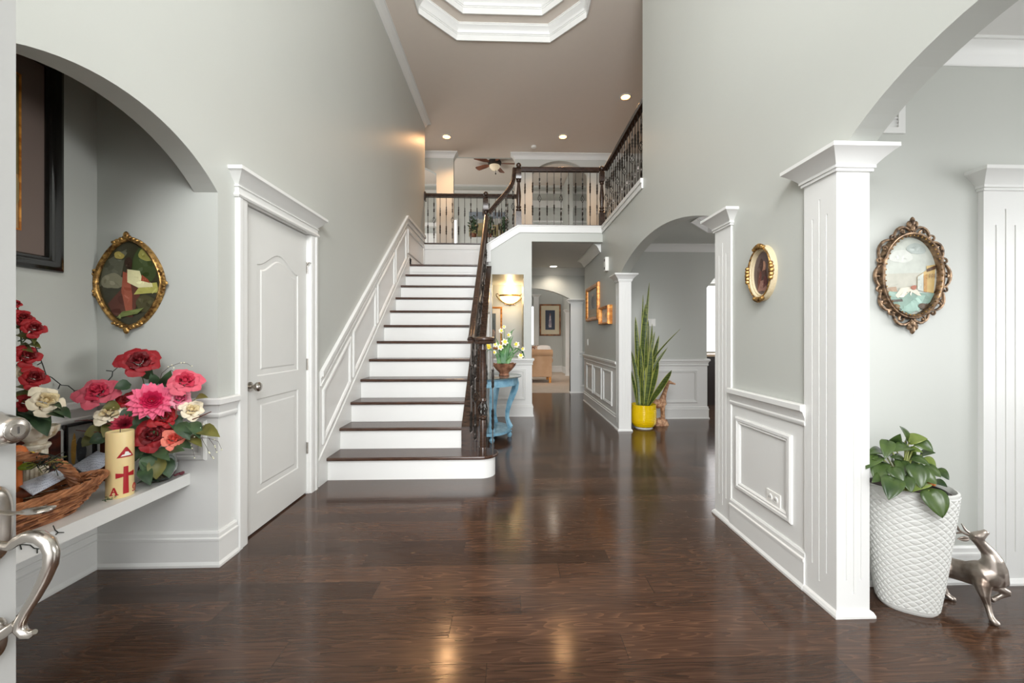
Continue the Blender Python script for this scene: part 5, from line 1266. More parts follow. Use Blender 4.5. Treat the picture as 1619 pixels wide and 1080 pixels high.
# candle
cc = Vector((-1.806, 1.905, BZ)); r = .0485; hC = .30
t = thing('pillar_candle', 'tall cream pillar candle with red cross triangle and letters', 'candle', cc)
WAX = mat('cream_wax', (232, 206, 150), .4, noise=.04); WAX.node_tree.nodes['Principled BSDF'].inputs['Subsurface Weight'].default_value = .15
MB().lathe([(r*.98, 0), (r, .004), (r, hC-.004), (r*.97, hC), (r*.86, hC-.004), (.004, hC-.008)], (0, 0, 0), 40).build('wax_body', WAX, t, smooth=True)
MB().tube([(0, 0, hC-.01), (.001, 0, hC+.010)], .0015, 6).build('wick', mat('wick', (40, 34, 30), .9), t)
face = math.atan2(-cc.y, -cc.x)                           # towards the viewer
def wrap(shapes, name, m, th=.0012):
    b = MB()
    for poly in shapes:
        us = sorted(set(p[0] for p in poly)); u0, u1 = us[0], us[-1]; nst = 10
        def rng(u):
            zs = []
            for i in range(len(poly)):
                (ua, za), (ub, zb) = poly[i], poly[(i+1) % len(poly)]
                if (ua-u)*(ub-u) <= 0 and abs(ua-ub) > 1e-9: zs.append(za+(zb-za)*(u-ua)/(ub-ua))
            return (min(zs), max(zs)) if zs else (0, 0)
        lst = sorted(set([u0+(u1-u0)*k/nst for k in range(nst+1)]+us)); lst = [min(max(u, u0+1e-6), u1-1e-6) for u in lst]
        rs = []
        for u in lst:
            lo_, hi_ = rng(u); a = face+.40+u/r
            rs.append([((r+q)*math.cos(a), (r+q)*math.sin(a), z) for q, z in ((-.0005, lo_), (th, lo_), (th, hi_), (-.0005, hi_))])
        b.rings(rs)
    return b.build(name, m, t)
RW = mat('red_wax', (168, 18, 30), .4); WW2 = mat('white_wax', (240, 238, 232), .4)
wrap([[(-.031, .184), (.031, .184), (.004, .230), (-.002, .230)]], 'triangle', RW)
wrap([[(-.018, .190), (.020, .190), (.016, .199), (-.012, .197)], [(-.006, .196), (.014, .196), (.008, .208), (-.002, .210)]], 'lamb', WW2, .002)
wrap([[(-.010, .018), (.010, .018), (.003, .100), (.008, .142), (-.008, .142), (-.003, .100)], [(-.034, .092), (0, .098), (.034, .092), (.034, .116), (0, .108), (-.034, .116)]], 'cross', RW, .0016)
A_ = -.041
wrap([[(A_-.012, .020), (A_-.007, .020), (A_+.003, .052), (A_-.001, .052)], [(A_-.002, .052), (A_+.004, .052), (A_+.014, .020), (A_+.007, .020)], [(A_-.008, .030), (A_+.009, .030), (A_+.009, .034), (A_-.008, .034)], [(A_-.015, .0165), (A_-.003, .0165), (A_-.003, .020), (A_-.015, .020)], [(A_+.004, .0165), (A_+.017, .0165), (A_+.017, .020), (A_+.004, .020)]], 'letter', RW, .0016)
om = MB(); O_ = .041; pts = []
for k in range(15):
    q = -1.15*PI/1.0*0+(-PI*.30)+(PI*1.6)*k/14; u = O_+.011*math.cos(q); z = .038+.014*math.sin(q); a = face+.40+u/r; pts.append(((r+.0008)*math.cos(a), (r+.0008)*math.sin(a), z))
om.tube(pts, .0022, 5)
for s_ in (-1, 1):
    om.tube([((r+.0008)*math.cos(face+.40+(O_+s_*w_)/r), (r+.0008)*math.sin(face+.40+(O_+s_*w_)/r), .019) for w_ in (.004, .009, .014)], .0022, 5)
om.build('letter', RW, t)
# shell, potpourri and leaf near the bowl
c = P(250, 757, Z=BZ)
b = MB()
b.grid(lambda u, v: (c.x+(.048*v)*math.cos(u*2*PI)*1.1, c.y+(.034*v)*math.sin(u*2*PI), BZ+.003+.018*(1-v*v)+.0035*math.cos(u*2*PI*13)*v), 104, 5)
tag(b.build('scallop_shell', two_tone('shell_cream', (184, 150, 96), (230, 208, 164), .5, scale=30), smooth=True), 'flat ribbed cream shell lying on the bench edge below the bouquet', 'shell')
b = MB(); c = P(231, 766, Z=BZ+.006); leaf(b, c+Vector((-.035, -.02, .004)), c+Vector((.045, .03, .006)), .05, (0, 0, 1), .15)
tag(b.build('fallen_leaf', GREEN, smooth=True), 'single dark green leaf fallen on the bench beside the candle', 'leaf')
b = MB(); c = Vector((-1.748, 2.17, BZ+.006))
for k in range(9): b.ball(c+Vector((rnd.uniform(-.012, .012), rnd.uniform(-.03, .03), rnd.uniform(0, .008))), (.009, .008, .005), 6, 5)
tag(b.build('dried_petals', mat('maroon_petal', (126, 62, 72), .5, noise=.2, nscale=60), smooth=True), 'little heap of maroon dried petals at the far end of the bench', 'petals', kind=None)

# ================================================================== WHITE PLANTER AND PLANT
pc = Vector((1.822, 1.775, 0)); t = thing('tall_planter', 'tall white planter with quilted diamond relief and green leafy plant', 'planter', pc, math.radians(-32))
QW = mat('white_ceramic', (214, 214, 209), .42, noise=.01)
NU, NV = 288, 190; HT = .545
def planter(u, v):
    a = 2*PI*u; z = .012+HT*v+.0*u
    k = v**.85; rx_ = .104+.064*k; ry_ = .074+.056*k
    p = 2.4; cx_, sx_ = math.cos(a), math.sin(a); cx2 = math.copysign(abs(cx_)**(2/p), cx_); sx2 = math.copysign(abs(sx_)**(2/p), sx_)
    du = u*24; dv = v*19; d1 = abs(((du+dv) % 1)-.5)*2; d2 = abs(((du-dv) % 1)-.5)*2
    rel = .0034*min(1, 3.2*(1-max(d1, d2))) if .02 < v < .975 else 0
    return ((rx_+rel)*cx2, (ry_+rel)*sx2, z)
b = MB(); rs = [[planter(i/NU, j/NV) for i in range(NU)] for j in range(NV+1)]
top_ = rs[-1]; rs += [[(x*.95, y*.93, z+.004) for x, y, z in top_], [(x*.92, y*.90, z-.01) for x, y, z in top_], [(x*.90, y*.88, z-.05) for x, y, z in top_]]
rs = [[(x*.9, y*.9, 0) for x, y, z in rs[0]]]+rs
b.rings(rs); b.build('pot', QW, t, smooth=35)
b = MB(); b.rings([[(x*.90, y*.88, z+dz) for x, y, z in top_] for dz in (-.035, -.02)]); b.build('soil', two_tone('soil', (34, 26, 22), (74, 58, 48), .9, scale=60, bump=.8), t)
b = MB(); ring = [(x*.80, y*.78, z-.012) for x, y, z in top_[::8]]; b.tube(ring, .004, 6, wrap=True); b.build('inner_rim', mat('dark_plastic', (40, 36, 34), .4), t, smooth=True)
pl = [(1402, 707, -2, 16, 24, 1.80, .8), (1417, 700, 5, -11, 20, 1.84, .9), (1429, 690, -4, -14, 22, 1.84, .7), (1447, 696, 14, -2, 26, 1.84, .8), (1458, 703, 16, 10, 28, 1.82, .7), (1444, 712, 14, 3, 20, 1.80, .6), (1428, 709, -8, 2, 22, 1.80, .9), (1452, 728, 14, 6, 26, 1.76, .6),
      (1390, 742, -4, 14, 28, 1.78, .9), (1410, 768, -4, 18, 30, 1.70, .95), (1450, 748, 6, 20, 34, 1.72, .8), (1455, 768, -10, 6, 22, 1.72, .9), (1476, 790, 13, 26, 44, 1.68, .75), (1470, 744, 14, 8, 28, 1.76, .7), (1484, 764, 12, 5, 20, 1.78, .7), (1382, 728, -8, 8, 24, 1.80, .8), (1466, 730, 10, 6, 22, 1.80, .8), (1388, 716, -10, 0, 22, 1.84, .8), (1437, 752, -4, 14, 20, 1.76, .8), (1394, 730, -10, -4, 20, 1.82, .9), (1464, 718, 12, -2, 20, 1.84, .7), (1424, 728, -10, -4, 22, 1.82, .8), (1446, 738, 12, 0, 24, 1.82, .8),
      (1416, 748, 10, 12, 26, 1.74, .8), (1434, 762, 6, 14, 24, 1.71, .8), (1488, 748, 12, 10, 22, 1.80, .7), (1462, 752, 14, 10, 32, 1.74, .7), (1405, 722, -6, -10, 24, 1.85, .8), (1440, 722, 4, -12, 22, 1.86, .7), (1396, 756, -12, 4, 24, 1.76, .8), (1426, 738, 2, 16, 24, 1.77, .8)]
PG = two_tone('philodendron_leaf', (36, 58, 30), (84, 104, 50), .32, scale=12, lo=.3, hi=.75)
PG2 = two_tone('philodendron_new_leaf', (80, 104, 38), (140, 152, 78), .32, scale=12, lo=.3, hi=.75)
rootp = P(1428, 772, D=1.79); cosr, sinr = math.cos(math.radians(32)), math.sin(math.radians(32))
def toloc(v): v = Vector(v)-pc; return Vector((v.x*cosr-v.y*sinr, v.x*sinr+v.y*cosr, v.z))
st_ = MB()
for i, (px, py, dx, dy, L, D, w) in enumerate(pl):
    l = math.hypot(dx, dy); a = P(px-dx/l*L*.35, py-dy/l*L*.35, D=D); c = P(px+dx/l*L*.75, py+dy/l*L*.75, D=D-.05)
    b = MB(); nrm = cam_dir(a)*.8+Vector((dx*.012, -.2, .7 if dy < 10 else .3)); leaf(b, a, c, L*1.0*w*D/630, nrm, .08, heart=1, n=9)
    b.v = [tuple(toloc(v)) for v in b.v]
    ob = b.build('leaf', PG2 if i in (3, 5, 11, 16) else PG, t, smooth=True)
    ob.modifiers.new('thick', 'SOLIDIFY').thickness = .0008
    q = rootp+Vector((random.uniform(-.02, .02), random.uniform(-.02, .02), -.02)); m_ = (q+a)/2+Vector((0, 0, .03))
    st_.tube([toloc(p_) for p_ in (q, q*.3+m_*.7, m_, a*.6+m_*.4+Vector((0, 0, .008)), a)], [.0045, .004, .0032, .003, .0025], 6)
st_.build('stem', mat('leaf_stalk', (150, 158, 84), .45), t, smooth=True)
b = MB(); b.ball(toloc(P(1398, 745, D=1.76)), (.014, .014, .018), 8, 6); b.ball(toloc(P(1470, 764, D=1.72)), (.012, .012, .010), 8, 6); b.ball(toloc(P(1476, 766, D=1.72)), (.008, .008, .008), 8, 6)
b.build('plant_bulb', mat('orange_bulb', (206, 120, 56), .5), t, smooth=True)

# ================================================================== SILVER DEER
SIL = two_tone('antique_silver', (122, 106, 94), (208, 198, 188), .36, .9, scale=9, lo=.3, hi=.7)
o_ = P(1545, 970, D=1.78); t = thing('deer_figurine', 'antique silver leaping deer figurine beside the white planter', 'figurine', (o_.x, o_.y, 0))
b = MB()
def limb(pts, rr, n=10): b.tube([P(x, y, D=d) for x, y, d in pts], rr, n)
limb([(1470, 893, 1.93), (1488, 893, 1.91), (1508, 899, 1.88), (1530, 905, 1.84), (1550, 908, 1.80), (1566, 908, 1.77), (1576, 904, 1.755)], [.022, .048, .046, .048, .058, .055, .034], 14)
limb([(1566, 912, 1.79), (1570, 897, 1.77), (1569, 884, 1.77), (1562, 872, 1.78), (1553, 862, 1.785), (1544, 852, 1.79)], [.058, .046, .034, .026, .022, .020], 12)
limb([(1534, 849, 1.80), (1541, 850, 1.795), (1549, 847, 1.785), (1556, 843, 1.78), (1561, 840, 1.775)], [.016, .024, .021, .014, .011], 12)
limb([(1555, 912, 1.78), (1553, 928, 1.76), (1557, 943, 1.745), (1561, 955, 1.74), (1565, 970, 1.725), (1568, 979, 1.715)], [.042, .030, .018, .013, .011, .012])
limb([(1567, 978, 1.715), (1572, 984, 1.708), (1579, 989, 1.70)], [.012, .015, .013])
limb([(1562, 916, 1.80), (1573, 927, 1.79), (1584, 932, 1.785), (1594, 937, 1.78)], [.040, .024, .016, .015])
limb([(1594, 937, 1.78), (1582, 942, 1.785), (1573, 946, 1.79), (1566, 948, 1.79)], [.015, .011, .011, .014])
limb([(1478, 900, 1.93), (1482, 920, 1.92), (1488, 930, 1.90), (1497, 940, 1.885), (1504, 947, 1.87)], [.045, .034, .022, .013, .011])
limb([(1503, 945, 1.87), (1509, 949, 1.868)], [.012, .013])
limb([(1474, 900, 1.96), (1472, 920, 1.95), (1470, 935, 1.94), (1480, 943, 1.93), (1487, 945, 1.93)], [.042, .030, .018, .012, .011])
b.ball(P(1542, 848, D=1.78), .008, 6, 5)
body = b.build('body', SIL, t, world=True, smooth=True); fuse(body, .0042, 3)
b = MB(); b.tube([P(1531, 846, D=1.80), P(1524, 843, D=1.80), P(1516, 838, D=1.80), P(1511, 829, D=1.80), P(1513, 824, D=1.80)], [.006, .0055, .005, .0045, .002], 7); b.tube([P(1521, 842, D=1.80), P(1512, 843, D=1.80), P(1508, 840, D=1.80)], [.005, .004, .002], 6); b.tube([P(1514, 835, D=1.80), P(1507, 833, D=1.80)], [.0045, .002], 6)
b.tube([P(1534, 844, D=1.83), P(1526, 838, D=1.84), P(1520, 828, D=1.84)], [.006, .005, .002], 6)
b.build('antler', SIL, t, world=True, smooth=True)
b = MB(); leaf(b, P(1532, 851, D=1.79), P(1513, 852, D=1.80), .022, (0, -1, .2), .05); ob = b.build('ear', SIL, t, world=True, smooth=True); ob.modifiers.new('thick', 'SOLIDIFY').thickness = .004

# ================================================================== SNAKE PLANT AND GIRAFFE
pp_ = Vector((1.83, 5.40, 0)); t = thing('snake_plant', 'tall snake plant in a glossy yellow pot by the arch column', 'potted plant', pp_)
YEL = mat('yellow_glaze', (232, 196, 8), .22, noise=.03, coat=.5)
b = MB(); prof = [(.09, .0), (.135, .004), (.155, .03), (.165, .09), (.168, .15), (.166, .22), (.162, .27), (.166, .285), (.166, .30), (.155, .30), (.15, .27), (.148, .20)]
pr2 = []
for r_, z in prof: pr2.append((r_, z+.02))
for k in range(8): pass
b.lathe(pr2, (0, 0, 0), 36); b.build('pot', YEL, t, smooth=40)
b = MB()
for k in range(9): b.tube([(.1665*math.cos(2*PI*i/40), .1665*math.sin(2*PI*i/40), .07+.022*k) for i in range(40)], .0028, 4, wrap=True)
b.build('ribbing', YEL, t, smooth=True)
MB().lathe([(.148, .22), (.148, .26), (.01, .265)], (0, 0, 0), 24).build('soil', MC['soil'], t)
MB().lathe([(.12, 0), (.12, .012), (.1, .02)], (0, 0, 0), 20).build('saucer', mat('clear_plastic', (220, 224, 222), .2), t)
SG1 = two_tone('snake_leaf', (38, 56, 26), (96, 110, 48), .4, scale=3, lo=.35, hi=.65, stretch=(6, 6, 26)); SG2 = mat('snake_leaf_edge', (176, 178, 84), .4)
sl = [(1018, 1026.5, 447, -.1, 5, 5.40), (1012, 1017, 466, 0, 4, 5.5), (1016, 1020.5, 480, -.05, 9, 5.38), (1010, 1004.5, 501, .05, 7, 5.36), (1018, 1031, 512, .1, 7, 5.42), (1020, 1035.5, 524, -.15, 6, 5.35), (1021, 1042, 530, -.1, 7, 5.42), (1022, 1075.5, 520, -.55, 7, 5.38), (1023, 1055.5, 549, -.4, 7, 5.34), (1022, 1062, 585, .1, 9, 5.28), (1010, 997.5, 553, .25, 7, 5.46), (1012, 1006, 560, .6, 7, 5.40), (1008, 997, 584, .1, 4, 5.46),
      (1014, 1012, 545, 0, 8, 5.30), (1018, 1022, 530, .05, 8, 5.28), (1020, 1030, 548, .1, 8, 5.26), (1021, 1041, 570, .15, 7, 5.25), (1015, 1014, 580, 0, 7, 5.25), (1017, 1025, 505, 0, 8, 5.5)]
for i, (bx, tx, ty, bend, w, D) in enumerate(sl):
    A = P(bx, 644, D=5.41+(i % 5-2)*.03); B_ = P(tx, ty, D=D); L = (B_-A).length; side = Vector((1, 0, 0)); tw0 = (i*1.7) % 1-.5
    b = MB(); n = 14; rows = []
    for k in range(n+1):
        u = k/n; p_ = A.lerp(B_, u)+Vector((bend*.55*math.sin(u*PI)*(.6 if abs(bend) < .3 else .5)*L*.5, 0, 0))
        if abs(bend) > .3 and bend < 0: p_ = A.lerp(B_, u)+Vector((bend*.32*math.sin(u*PI)*L, 0, 0))
        ww = w*5.4/630*1.25*(.55+.45*math.sin(min(1, u*1.5)*PI/2))*max(0.02, (1-u**5))**.8*(1 if u < .999 else .02)
        an = tw0*1.4+u*.7*tw0; s_ = Vector((math.cos(an), math.sin(an), 0)); f_ = Vector((math.sin(an), -math.cos(an), 0))
        rows.append([p_-s_*ww*.5, p_-s_*ww*.40-f_*ww*.04, p_-f_*ww*.16*-1, p_+s_*ww*.40-f_*ww*.04, p_+s_*ww*.5])
    vs = [q for r_ in rows for q in r_]
    for k in range(n):
        for j in range(4):
            b.f.append(((k*5+j, k*5+j+1, (k+1)*5+j+1, (k+1)*5+j), 1 if j in (0, 3) else 0))
    b.v = [tuple(v) for v in vs]
    ob = b.build('leaf', [SG1, SG2], t, world=True, smooth=True); ob.modifiers.new('thick', 'SOLIDIFY').thickness = .003
o_ = P(1047, 672, D=5.62); t = thing('giraffe_figurine', 'tan carved giraffe figurine beside the yellow pot', 'figurine', (o_.x, o_.y, 0))
GT = two_tone('carved_tan_wood', (150, 104, 74), (206, 164, 128), .6, scale=26, lo=.4, hi=.6, bump=.3)
b = MB(); DG = 5.62
limb([(1028, 636, DG), (1034, 637, DG), (1040, 639, DG), (1047, 638, DG)], [.04, .062, .066, .055], 12)
limb([(1047, 639, DG), (1048, 630, DG), (1051, 620, DG), (1054, 612, DG), (1056, 605, DG)], [.062, .044, .030, .026, .024], 10)
limb([(1054, 604, DG), (1058, 604, DG), (1063, 606, DG), (1068, 607.5, DG)], [.024, .028, .018, .013], 8)
for x0, x1, dd in ((1048, 1049.5, -.04), (1047, 1046.5, .05), (1031, 1031, -.04), (1030, 1029, .05)):
    limb([(x0, 640, DG+dd), ((x0+x1)/2, 652, DG+dd), (x1, 662, DG+dd), (x1, 669, DG+dd)], [.036, .022, .019, .024], 8)
limb([(1056, 603, DG-.02), (1055.5, 599, DG-.02)], [.006, .008], 6); limb([(1056, 603, DG+.03), (1056.5, 599.5, DG+.03)], [.006, .008], 6)
limb([(1053, 604, DG-.02), (1050.5, 603, DG-.04)], [.010, .004], 6)
limb([(1026, 634, DG), (1025, 645, DG)], [.008, .010], 6)
ob = b.build('body', GT, t, world=True, smooth=True); fuse(ob, .008, 2)
b = MB(); g0 = P(1028, 671, D=DG); g1 = P(1058, 671, D=DG); cx_ = (g0.x+g1.x)/2; hw = (g1.x-g0.x)/2
b.grid(lambda u, v: (cx_+hw*math.cos(u*2*PI)*(1-.25*v)*(1+.06*math.sin(u*31)), g0.y+.10*math.sin(u*2*PI)*(1-.25*v), .075*v+.012*math.sin(u*25+v*3)*v), 40, 4)
b.ball((cx_, g0.y, .06), (hw*.8, .08, .03), 12, 6); b.ball((cx_+.03, g0.y-.03, .10), (.03, .03, .05), 8, 6)
b.build('rocky_base', GT, t, world=True, smooth=True)

# ================================================================== BLUE CONSOLE TABLE
tx, ty = -.275, 4.95; t = thing('console_table', 'blue half round console table with cabriole legs and glass top', 'table', (tx, ty, 0))
BLUE = two_tone('distressed_blue', (88, 136, 160), (134, 176, 196), .45, scale=14, lo=.3, hi=.6)
def half(rx_, ry_, n=20, x0=0): return [(x0, -ry_)]+[(x0+rx_*math.cos(a), ry_*math.sin(a)) for a in [(-PI/2+PI*k/n) for k in range(1, n)]]+[(x0, ry_)]
b = MB(); b.prism(half(.42, .46), 'z', .752, .762); b.build('glass_top', mat('tinted_glass', (205, 225, 220), .03, trans=.85), t)
b = MB(); o1, o2 = half(.37, .41), half(.345, .385)
n = len(o1)
b.rings([[(x, y, .655) for x, y in o1], [(x, y, .745) for x, y in o1], [(x, y, .745) for x, y in o2], [(x, y, .655) for x, y in o2]], wrap=True)
b.prism(half(.385, .425), 'z', .738, .751); b.build('apron', BLUE, t, smooth=35)
b = MB()
pts = [(0, -.36)]+[(.03+.255*math.cos(a)*(1-.22*math.cos(2*a+PI)*-1*0), .34*math.sin(a)) for a in [(-PI/2+PI*k/16) for k in range(1, 16)]]+[(0, .36)]
b.prism(pts, 'z', .085, .115); b.build('lower_shelf', BLUE, t)
for ang_ in (-76, -2, 72):
    a = math.radians(ang_); ca, sa = math.cos(a), math.sin(a); b = MB(); pts = []
    for z, r_ in ((.735, .345), (.66, .355), (.60, .345), (.52, .315), (.42, .275), (.32, .250), (.24, .245), (.18, .262), (.13, .285), (.11, .28)):
        pts.append(Vector((r_*ca*(.98), (r_+.04)*sa, z)))
    b.tube(pts, [.036, .040, .040, .038, .032, .026, .024, .028, .034, .026], 4, up=(-sa, ca, 0))
    q = Vector((.27*ca, .31*sa, 0))
    b.lathe([(.018, 0), (.028, .012), (.033, .035), (.022, .055), (.016, .062), (.03, .072), (.03, .085)], q, 12)
    b.build('leg', BLUE, t, smooth=30)
# bowl of daffodils
bx = P(797, 590, Y=4.90); t = thing('daffodil_bowl', 'terracotta bowl of yellow and white daffodils on the blue table', 'flower arrangement', (bx.x, 4.90, .7625))
TC_ = two_tone('terracotta', (112, 72, 52), (158, 112, 86), .5, scale=18)
b = MB(); n = 40; rs = []
for r_, z in ((.062, 0), (.066, .006), (.055, .025), (.062, .04), (.10, .075), (.13, .12), (.142, .15), (.137, .15), (.12, .12), (.05, .05)):
    rs.append([(r_*(1+(.05*math.cos(k/n*2*PI*9) if z > .11 else 0))*math.cos(2*PI*k/n), r_*(1+(.05*math.cos(k/n*2*PI*9) if z > .11 else 0))*math.sin(2*PI*k/n), z+(.006*math.cos(k/n*2*PI*9) if z > .14 else 0)) for k in range(n)])
b.rings(rs); b.build('bowl', TC_, t, smooth=True)
LG = two_tone('daffodil_green', (46, 104, 50), (112, 158, 92), .45, scale=6)
b = MB()
def strap(x0, pts, w, D=4.9):
    P3 = [P(x, y, D=D+(k*.03 if D < 4.9 else 0)) for k, (x, y) in enumerate(pts)]
    rs_ = []
    for k, p_ in enumerate(P3):
        u = k/(len(P3)-1); rs_.append([p_-Vector((w/2*(1-u**3), 0, 0)), p_+Vector((0, -.003, 0)), p_+Vector((w/2*(1-u**3), 0, 0))])
    b.add([q for r_ in rs_ for q in r_], [(k*3+j, k*3+j+1, (k+1)*3+j+1, (k+1)*3+j) for k in range(len(P3)-1) for j in range(2)])
for D_, w_, pts in ((4.9, .035, [(800, 575), (802, 555), (805, 535), (809, 524), (815, 519)]), (4.95, .03, [(801, 575), (804, 552), (808, 538), (812, 530)]), (4.9, .028, [(792, 575), (790, 555), (787, 542), (784, 534)]), (4.85, .04, [(797, 575), (798, 552), (799, 545), (805, 545), (810, 552), (812, 566)]),
                (4.84, .045, [(795, 574), (794, 556), (794, 552), (795, 562), (795, 578), (795, 583)]), (4.9, .03, [(800, 575), (808, 558), (817, 550), (826, 556), (831, 568)]), (4.9, .025, [(791, 575), (784, 560), (776, 552), (770, 555), (766, 562)]), (4.95, .03, [(799, 575), (801, 550), (802, 530)]), (4.9, .03, [(796, 575), (795, 550), (793, 538)]),
                (4.9, .02, [(804, 575), (812, 560), (820, 552), (827, 551)]), (4.9, .03, [(788, 575), (786, 560), (784, 552)]), (4.88, .03, [(803, 575), (806, 562), (808, 552)]), (4.92, .035, [(797, 575), (800, 560), (801, 548)])):
    strap(0, pts, w_, D_)
b.build('foliage', LG, t, world=True, smooth=True)
YC = mat('daffodil_yellow', (240, 216, 70), .5, noise=.1); WC = mat('daffodil_white', (244, 240, 222), .5); SB = MB()
for i, (px, py, s_) in enumerate(((798, 541, 1.1), (791, 549, 1.0), (772, 548, 1.0), (783, 545, .8), (817, 545, 1.0), (823, 563, 1.0), (792, 523, .8), (797, 517, .6), (805, 530, .8), (782, 557, .7), (827, 552, .7))):
    c = P(px, py, D=4.80+.03*(i % 3)); n = cam_dir(c)+Vector((random.uniform(-.5, .5), 0, random.uniform(-.1, .6))); a, b_, n = frame_of(n); b = MB(); R = .045*s_
    for k in range(6):
        q = k*PI/3; d = a*math.cos(q)+b_*math.sin(q); s2 = n.cross(d); b.m = 0 if i not in (2,) else 1
        b.add([c, c+d*R*.5+s2*R*.34, c+d*R+n*R*.05, c+d*R*.5-s2*R*.34], [(0, 1, 2, 3)])
    b.m = 1; rs = []
    for r_, z in ((.15, 0), (.27, .2), (.34, .42), (.44, .5)): rs.append([c+(a*math.cos(2*PI*k/10)+b_*math.sin(2*PI*k/10))*R*r_+n*R*z for k in range(10)])
    b.rings(rs); b.build('daffodil', [WC, YC], t, world=True); SB.tube([c-n*.003, (c+P(798, 572, D=4.9))/2+Vector((0, 0, .03)), P(797+((i*3) % 7-3), 574, D=4.9)], .0028, 5)
SB.build('stem', LG, t, world=True)

# ================================================================== FAR ROOMS
s0 = P(874, 606, D=10.7); sx1 = s0.x; t = thing('sofa', 'tan upholstered sofa seen from behind in the family room', 'sofa', (.2, 11.0, .004))
TAN = two_tone('tan_upholstery', (192, 156, 122), (204, 170, 138), .85, scale=3)
x0_, x1_ = -1.1, sx1
b = MB(); b.box(x0_, x1_-.03, 10.75, 11.55, .16, .52); b.box(x0_, x1_-.02, 10.68, 10.88, .16, .80); b.build('body', TAN, t, world=True, bevel=.02)
b = MB(); b.tube([(x0_, 10.74, .80), (x1_, 10.74, .80)], .10, 16); b.build('rolled_back', TAN, t, world=True, smooth=True)
for xx in (x0_, x1_-.16):
    b = MB(); b.tube([(xx+.08, 10.8, .60), (xx+.08, 11.55, .60)], .10, 14); b.box(xx, xx+.15, 10.8, 11.52, .16, .6); b.build('arm', TAN, t, world=True, smooth=40)
for xx in (x0_+.04, x1_-.10):
    for yy in (10.70, 11.46): MB().box(xx, xx+.06, yy, yy+.06, .004, .16).build('leg', M_GOLDW, t, world=True)
def cushion(label, px, D, z, w, h, m, seed):
    c = P(px, 550, D=D); c.z = z; b = MB()
    b.grid(lambda u, v: (c.x+w*(u-.5)*(1-.15*abs(2*v-1)**3), c.y-.09*math.sin(PI*u)**.6*math.sin(PI*v)**.6+.15*(v-.5), c.z+h*(v-.5)*(1-.15*abs(2*u-1)**3)), 12, 12)
    b.grid(lambda u, v: (c.x+w*(u-.5)*(1-.15*abs(2*v-1)**3), c.y+.09*math.sin(PI*u)**.6*math.sin(PI*v)**.6+.15*(v-.5), c.z+h*(v-.5)*(1-.15*abs(2*u-1)**3)), 12, 12)
    tag(b.build('cushion', m, smooth=True), label, 'cushion', 'cushions on the tan sofa')
cushion('white cushion peeking over the back of the tan sofa', 860, 11.35, .80, .42, .40, mat('white_cotton', (232, 230, 226), .9), 1)
cushion('brown patterned cushion peeking over the sofa back left of the white one', 849, 11.40, .80, .42, .38, two_tone('brown_pattern', (112, 72, 54), (206, 180, 158), .9, scale=16, lo=.45, hi=.55), 2)
# family-room windows
def glow_window(name, label, px0, px1, py0, py1, em, frame_w=.05):
    a = P(px0, py0, Y=FY); c = P(px1, py1, Y=FY); b = MB(); b.box(a.x, c.x, FY-.02, FY-.005, c.z, a.z)
    w = struct(name, b, mat('daylit_pane', (246, 250, 255), .3, emit=em), label, 'window')
    f = MB()
    for q in ((a.x-frame_w, a.x, c.z-frame_w, a.z+frame_w), (c.x, c.x+frame_w, c.z-frame_w, a.z+frame_w), (a.x, c.x, a.z, a.z+frame_w), (a.x, c.x, c.z-frame_w, c.z)): f.box(q[0], q[1], FY-.06, FY, q[2], q[3])
    f.build('window_frame', M_WHITE, w, world=True)
glow_window('window_3', 'bright narrow window high on the far family room wall', 714, 722, 349, 400, 1.5)
glow_window('window_4', 'tall bright window left of the far framed portrait', 820, 844, 485, 545, 1.2)
# high ledge, painting and plants seen through the balusters
a = P(668, 352, Y=FY-.3); c = P(708, 352, Y=FY-.3)
b = MB(); b.box(a.x, c.x, FY-.32, FY, a.z-.12, a.z); b.box(a.x, c.x, FY-.22, FY, a.z-.4, a.z-.34); b.box(a.x+.05, c.x-.03, FY-.14, FY, a.z-1.6, a.z-.4)
struct('trim_mantel', b, M_WHITE, 'white stepped ledge at the far left beyond the landing railing', 'mantel')
a = P(742, 336, Y=FY); c = P(799, 375, Y=FY)
t = thing('landscape_painting', 'large unframed landscape canvas high on the far wall behind the railing', 'painting', ((a.x+c.x)/2, FY-.02, (a.z+c.z)/2)); w, h = c.x-a.x, a.z-c.z
MB().box(-w/2, w/2, -.05, 0, -h/2, h/2).build('canvas', mat('canvas_edge', (190, 186, 176), .8), t)
paint(t, [(-w/2, -h/2), (w/2, -h/2), (w/2, h/2), (-w/2, h/2)], sc([([(-1, .35), (1, .5), (1, -.1), (-1, -.15)], (176, 176, 168)), ([(-1, -.1), (-.2, .15), (.5, -.05), (1, .1), (1, -1), (-1, -1)], (176, 156, 116)), ([(-1, -.6), (.2, -.4), (1, -.7), (1, -1), (-1, -1)], (146, 136, 92))], w, h), (122, 130, 138), -.052, .7)
def bushy(label, px, py, wpx, hpx, Y_):
    c = P(px, py, Y=Y_); w = wpx*Y_/630; h = hpx*Y_/630; t = thing('potted_fern', label, 'potted plant', (c.x, Y_, c.z-h/2-.15), 0, 'ferns on the far ledge')
    MB().lathe([(.07, 0), (.10, .03), (.12, .16), (.11, .16)], (0, 0, 0), 14).build('pot', WICK2, t, smooth=True)
    b = MB(); rnd = random.Random(int(px))
    for k in range(90):
        p_ = Vector((rnd.gauss(0, w*.24), rnd.gauss(0, .06), .15+h/2+rnd.gauss(0, h*.24))); d = Vector((rnd.uniform(-1, 1), rnd.uniform(-1, 0), rnd.uniform(-.6, 1))).normalized()*.13; leaf(b, p_, p_+d, .06, (0, -1, .5), n=3)
    b.build('foliage', GREEN, t, smooth=True)
    return t
L1 = P(740, 378, Y=13.6)
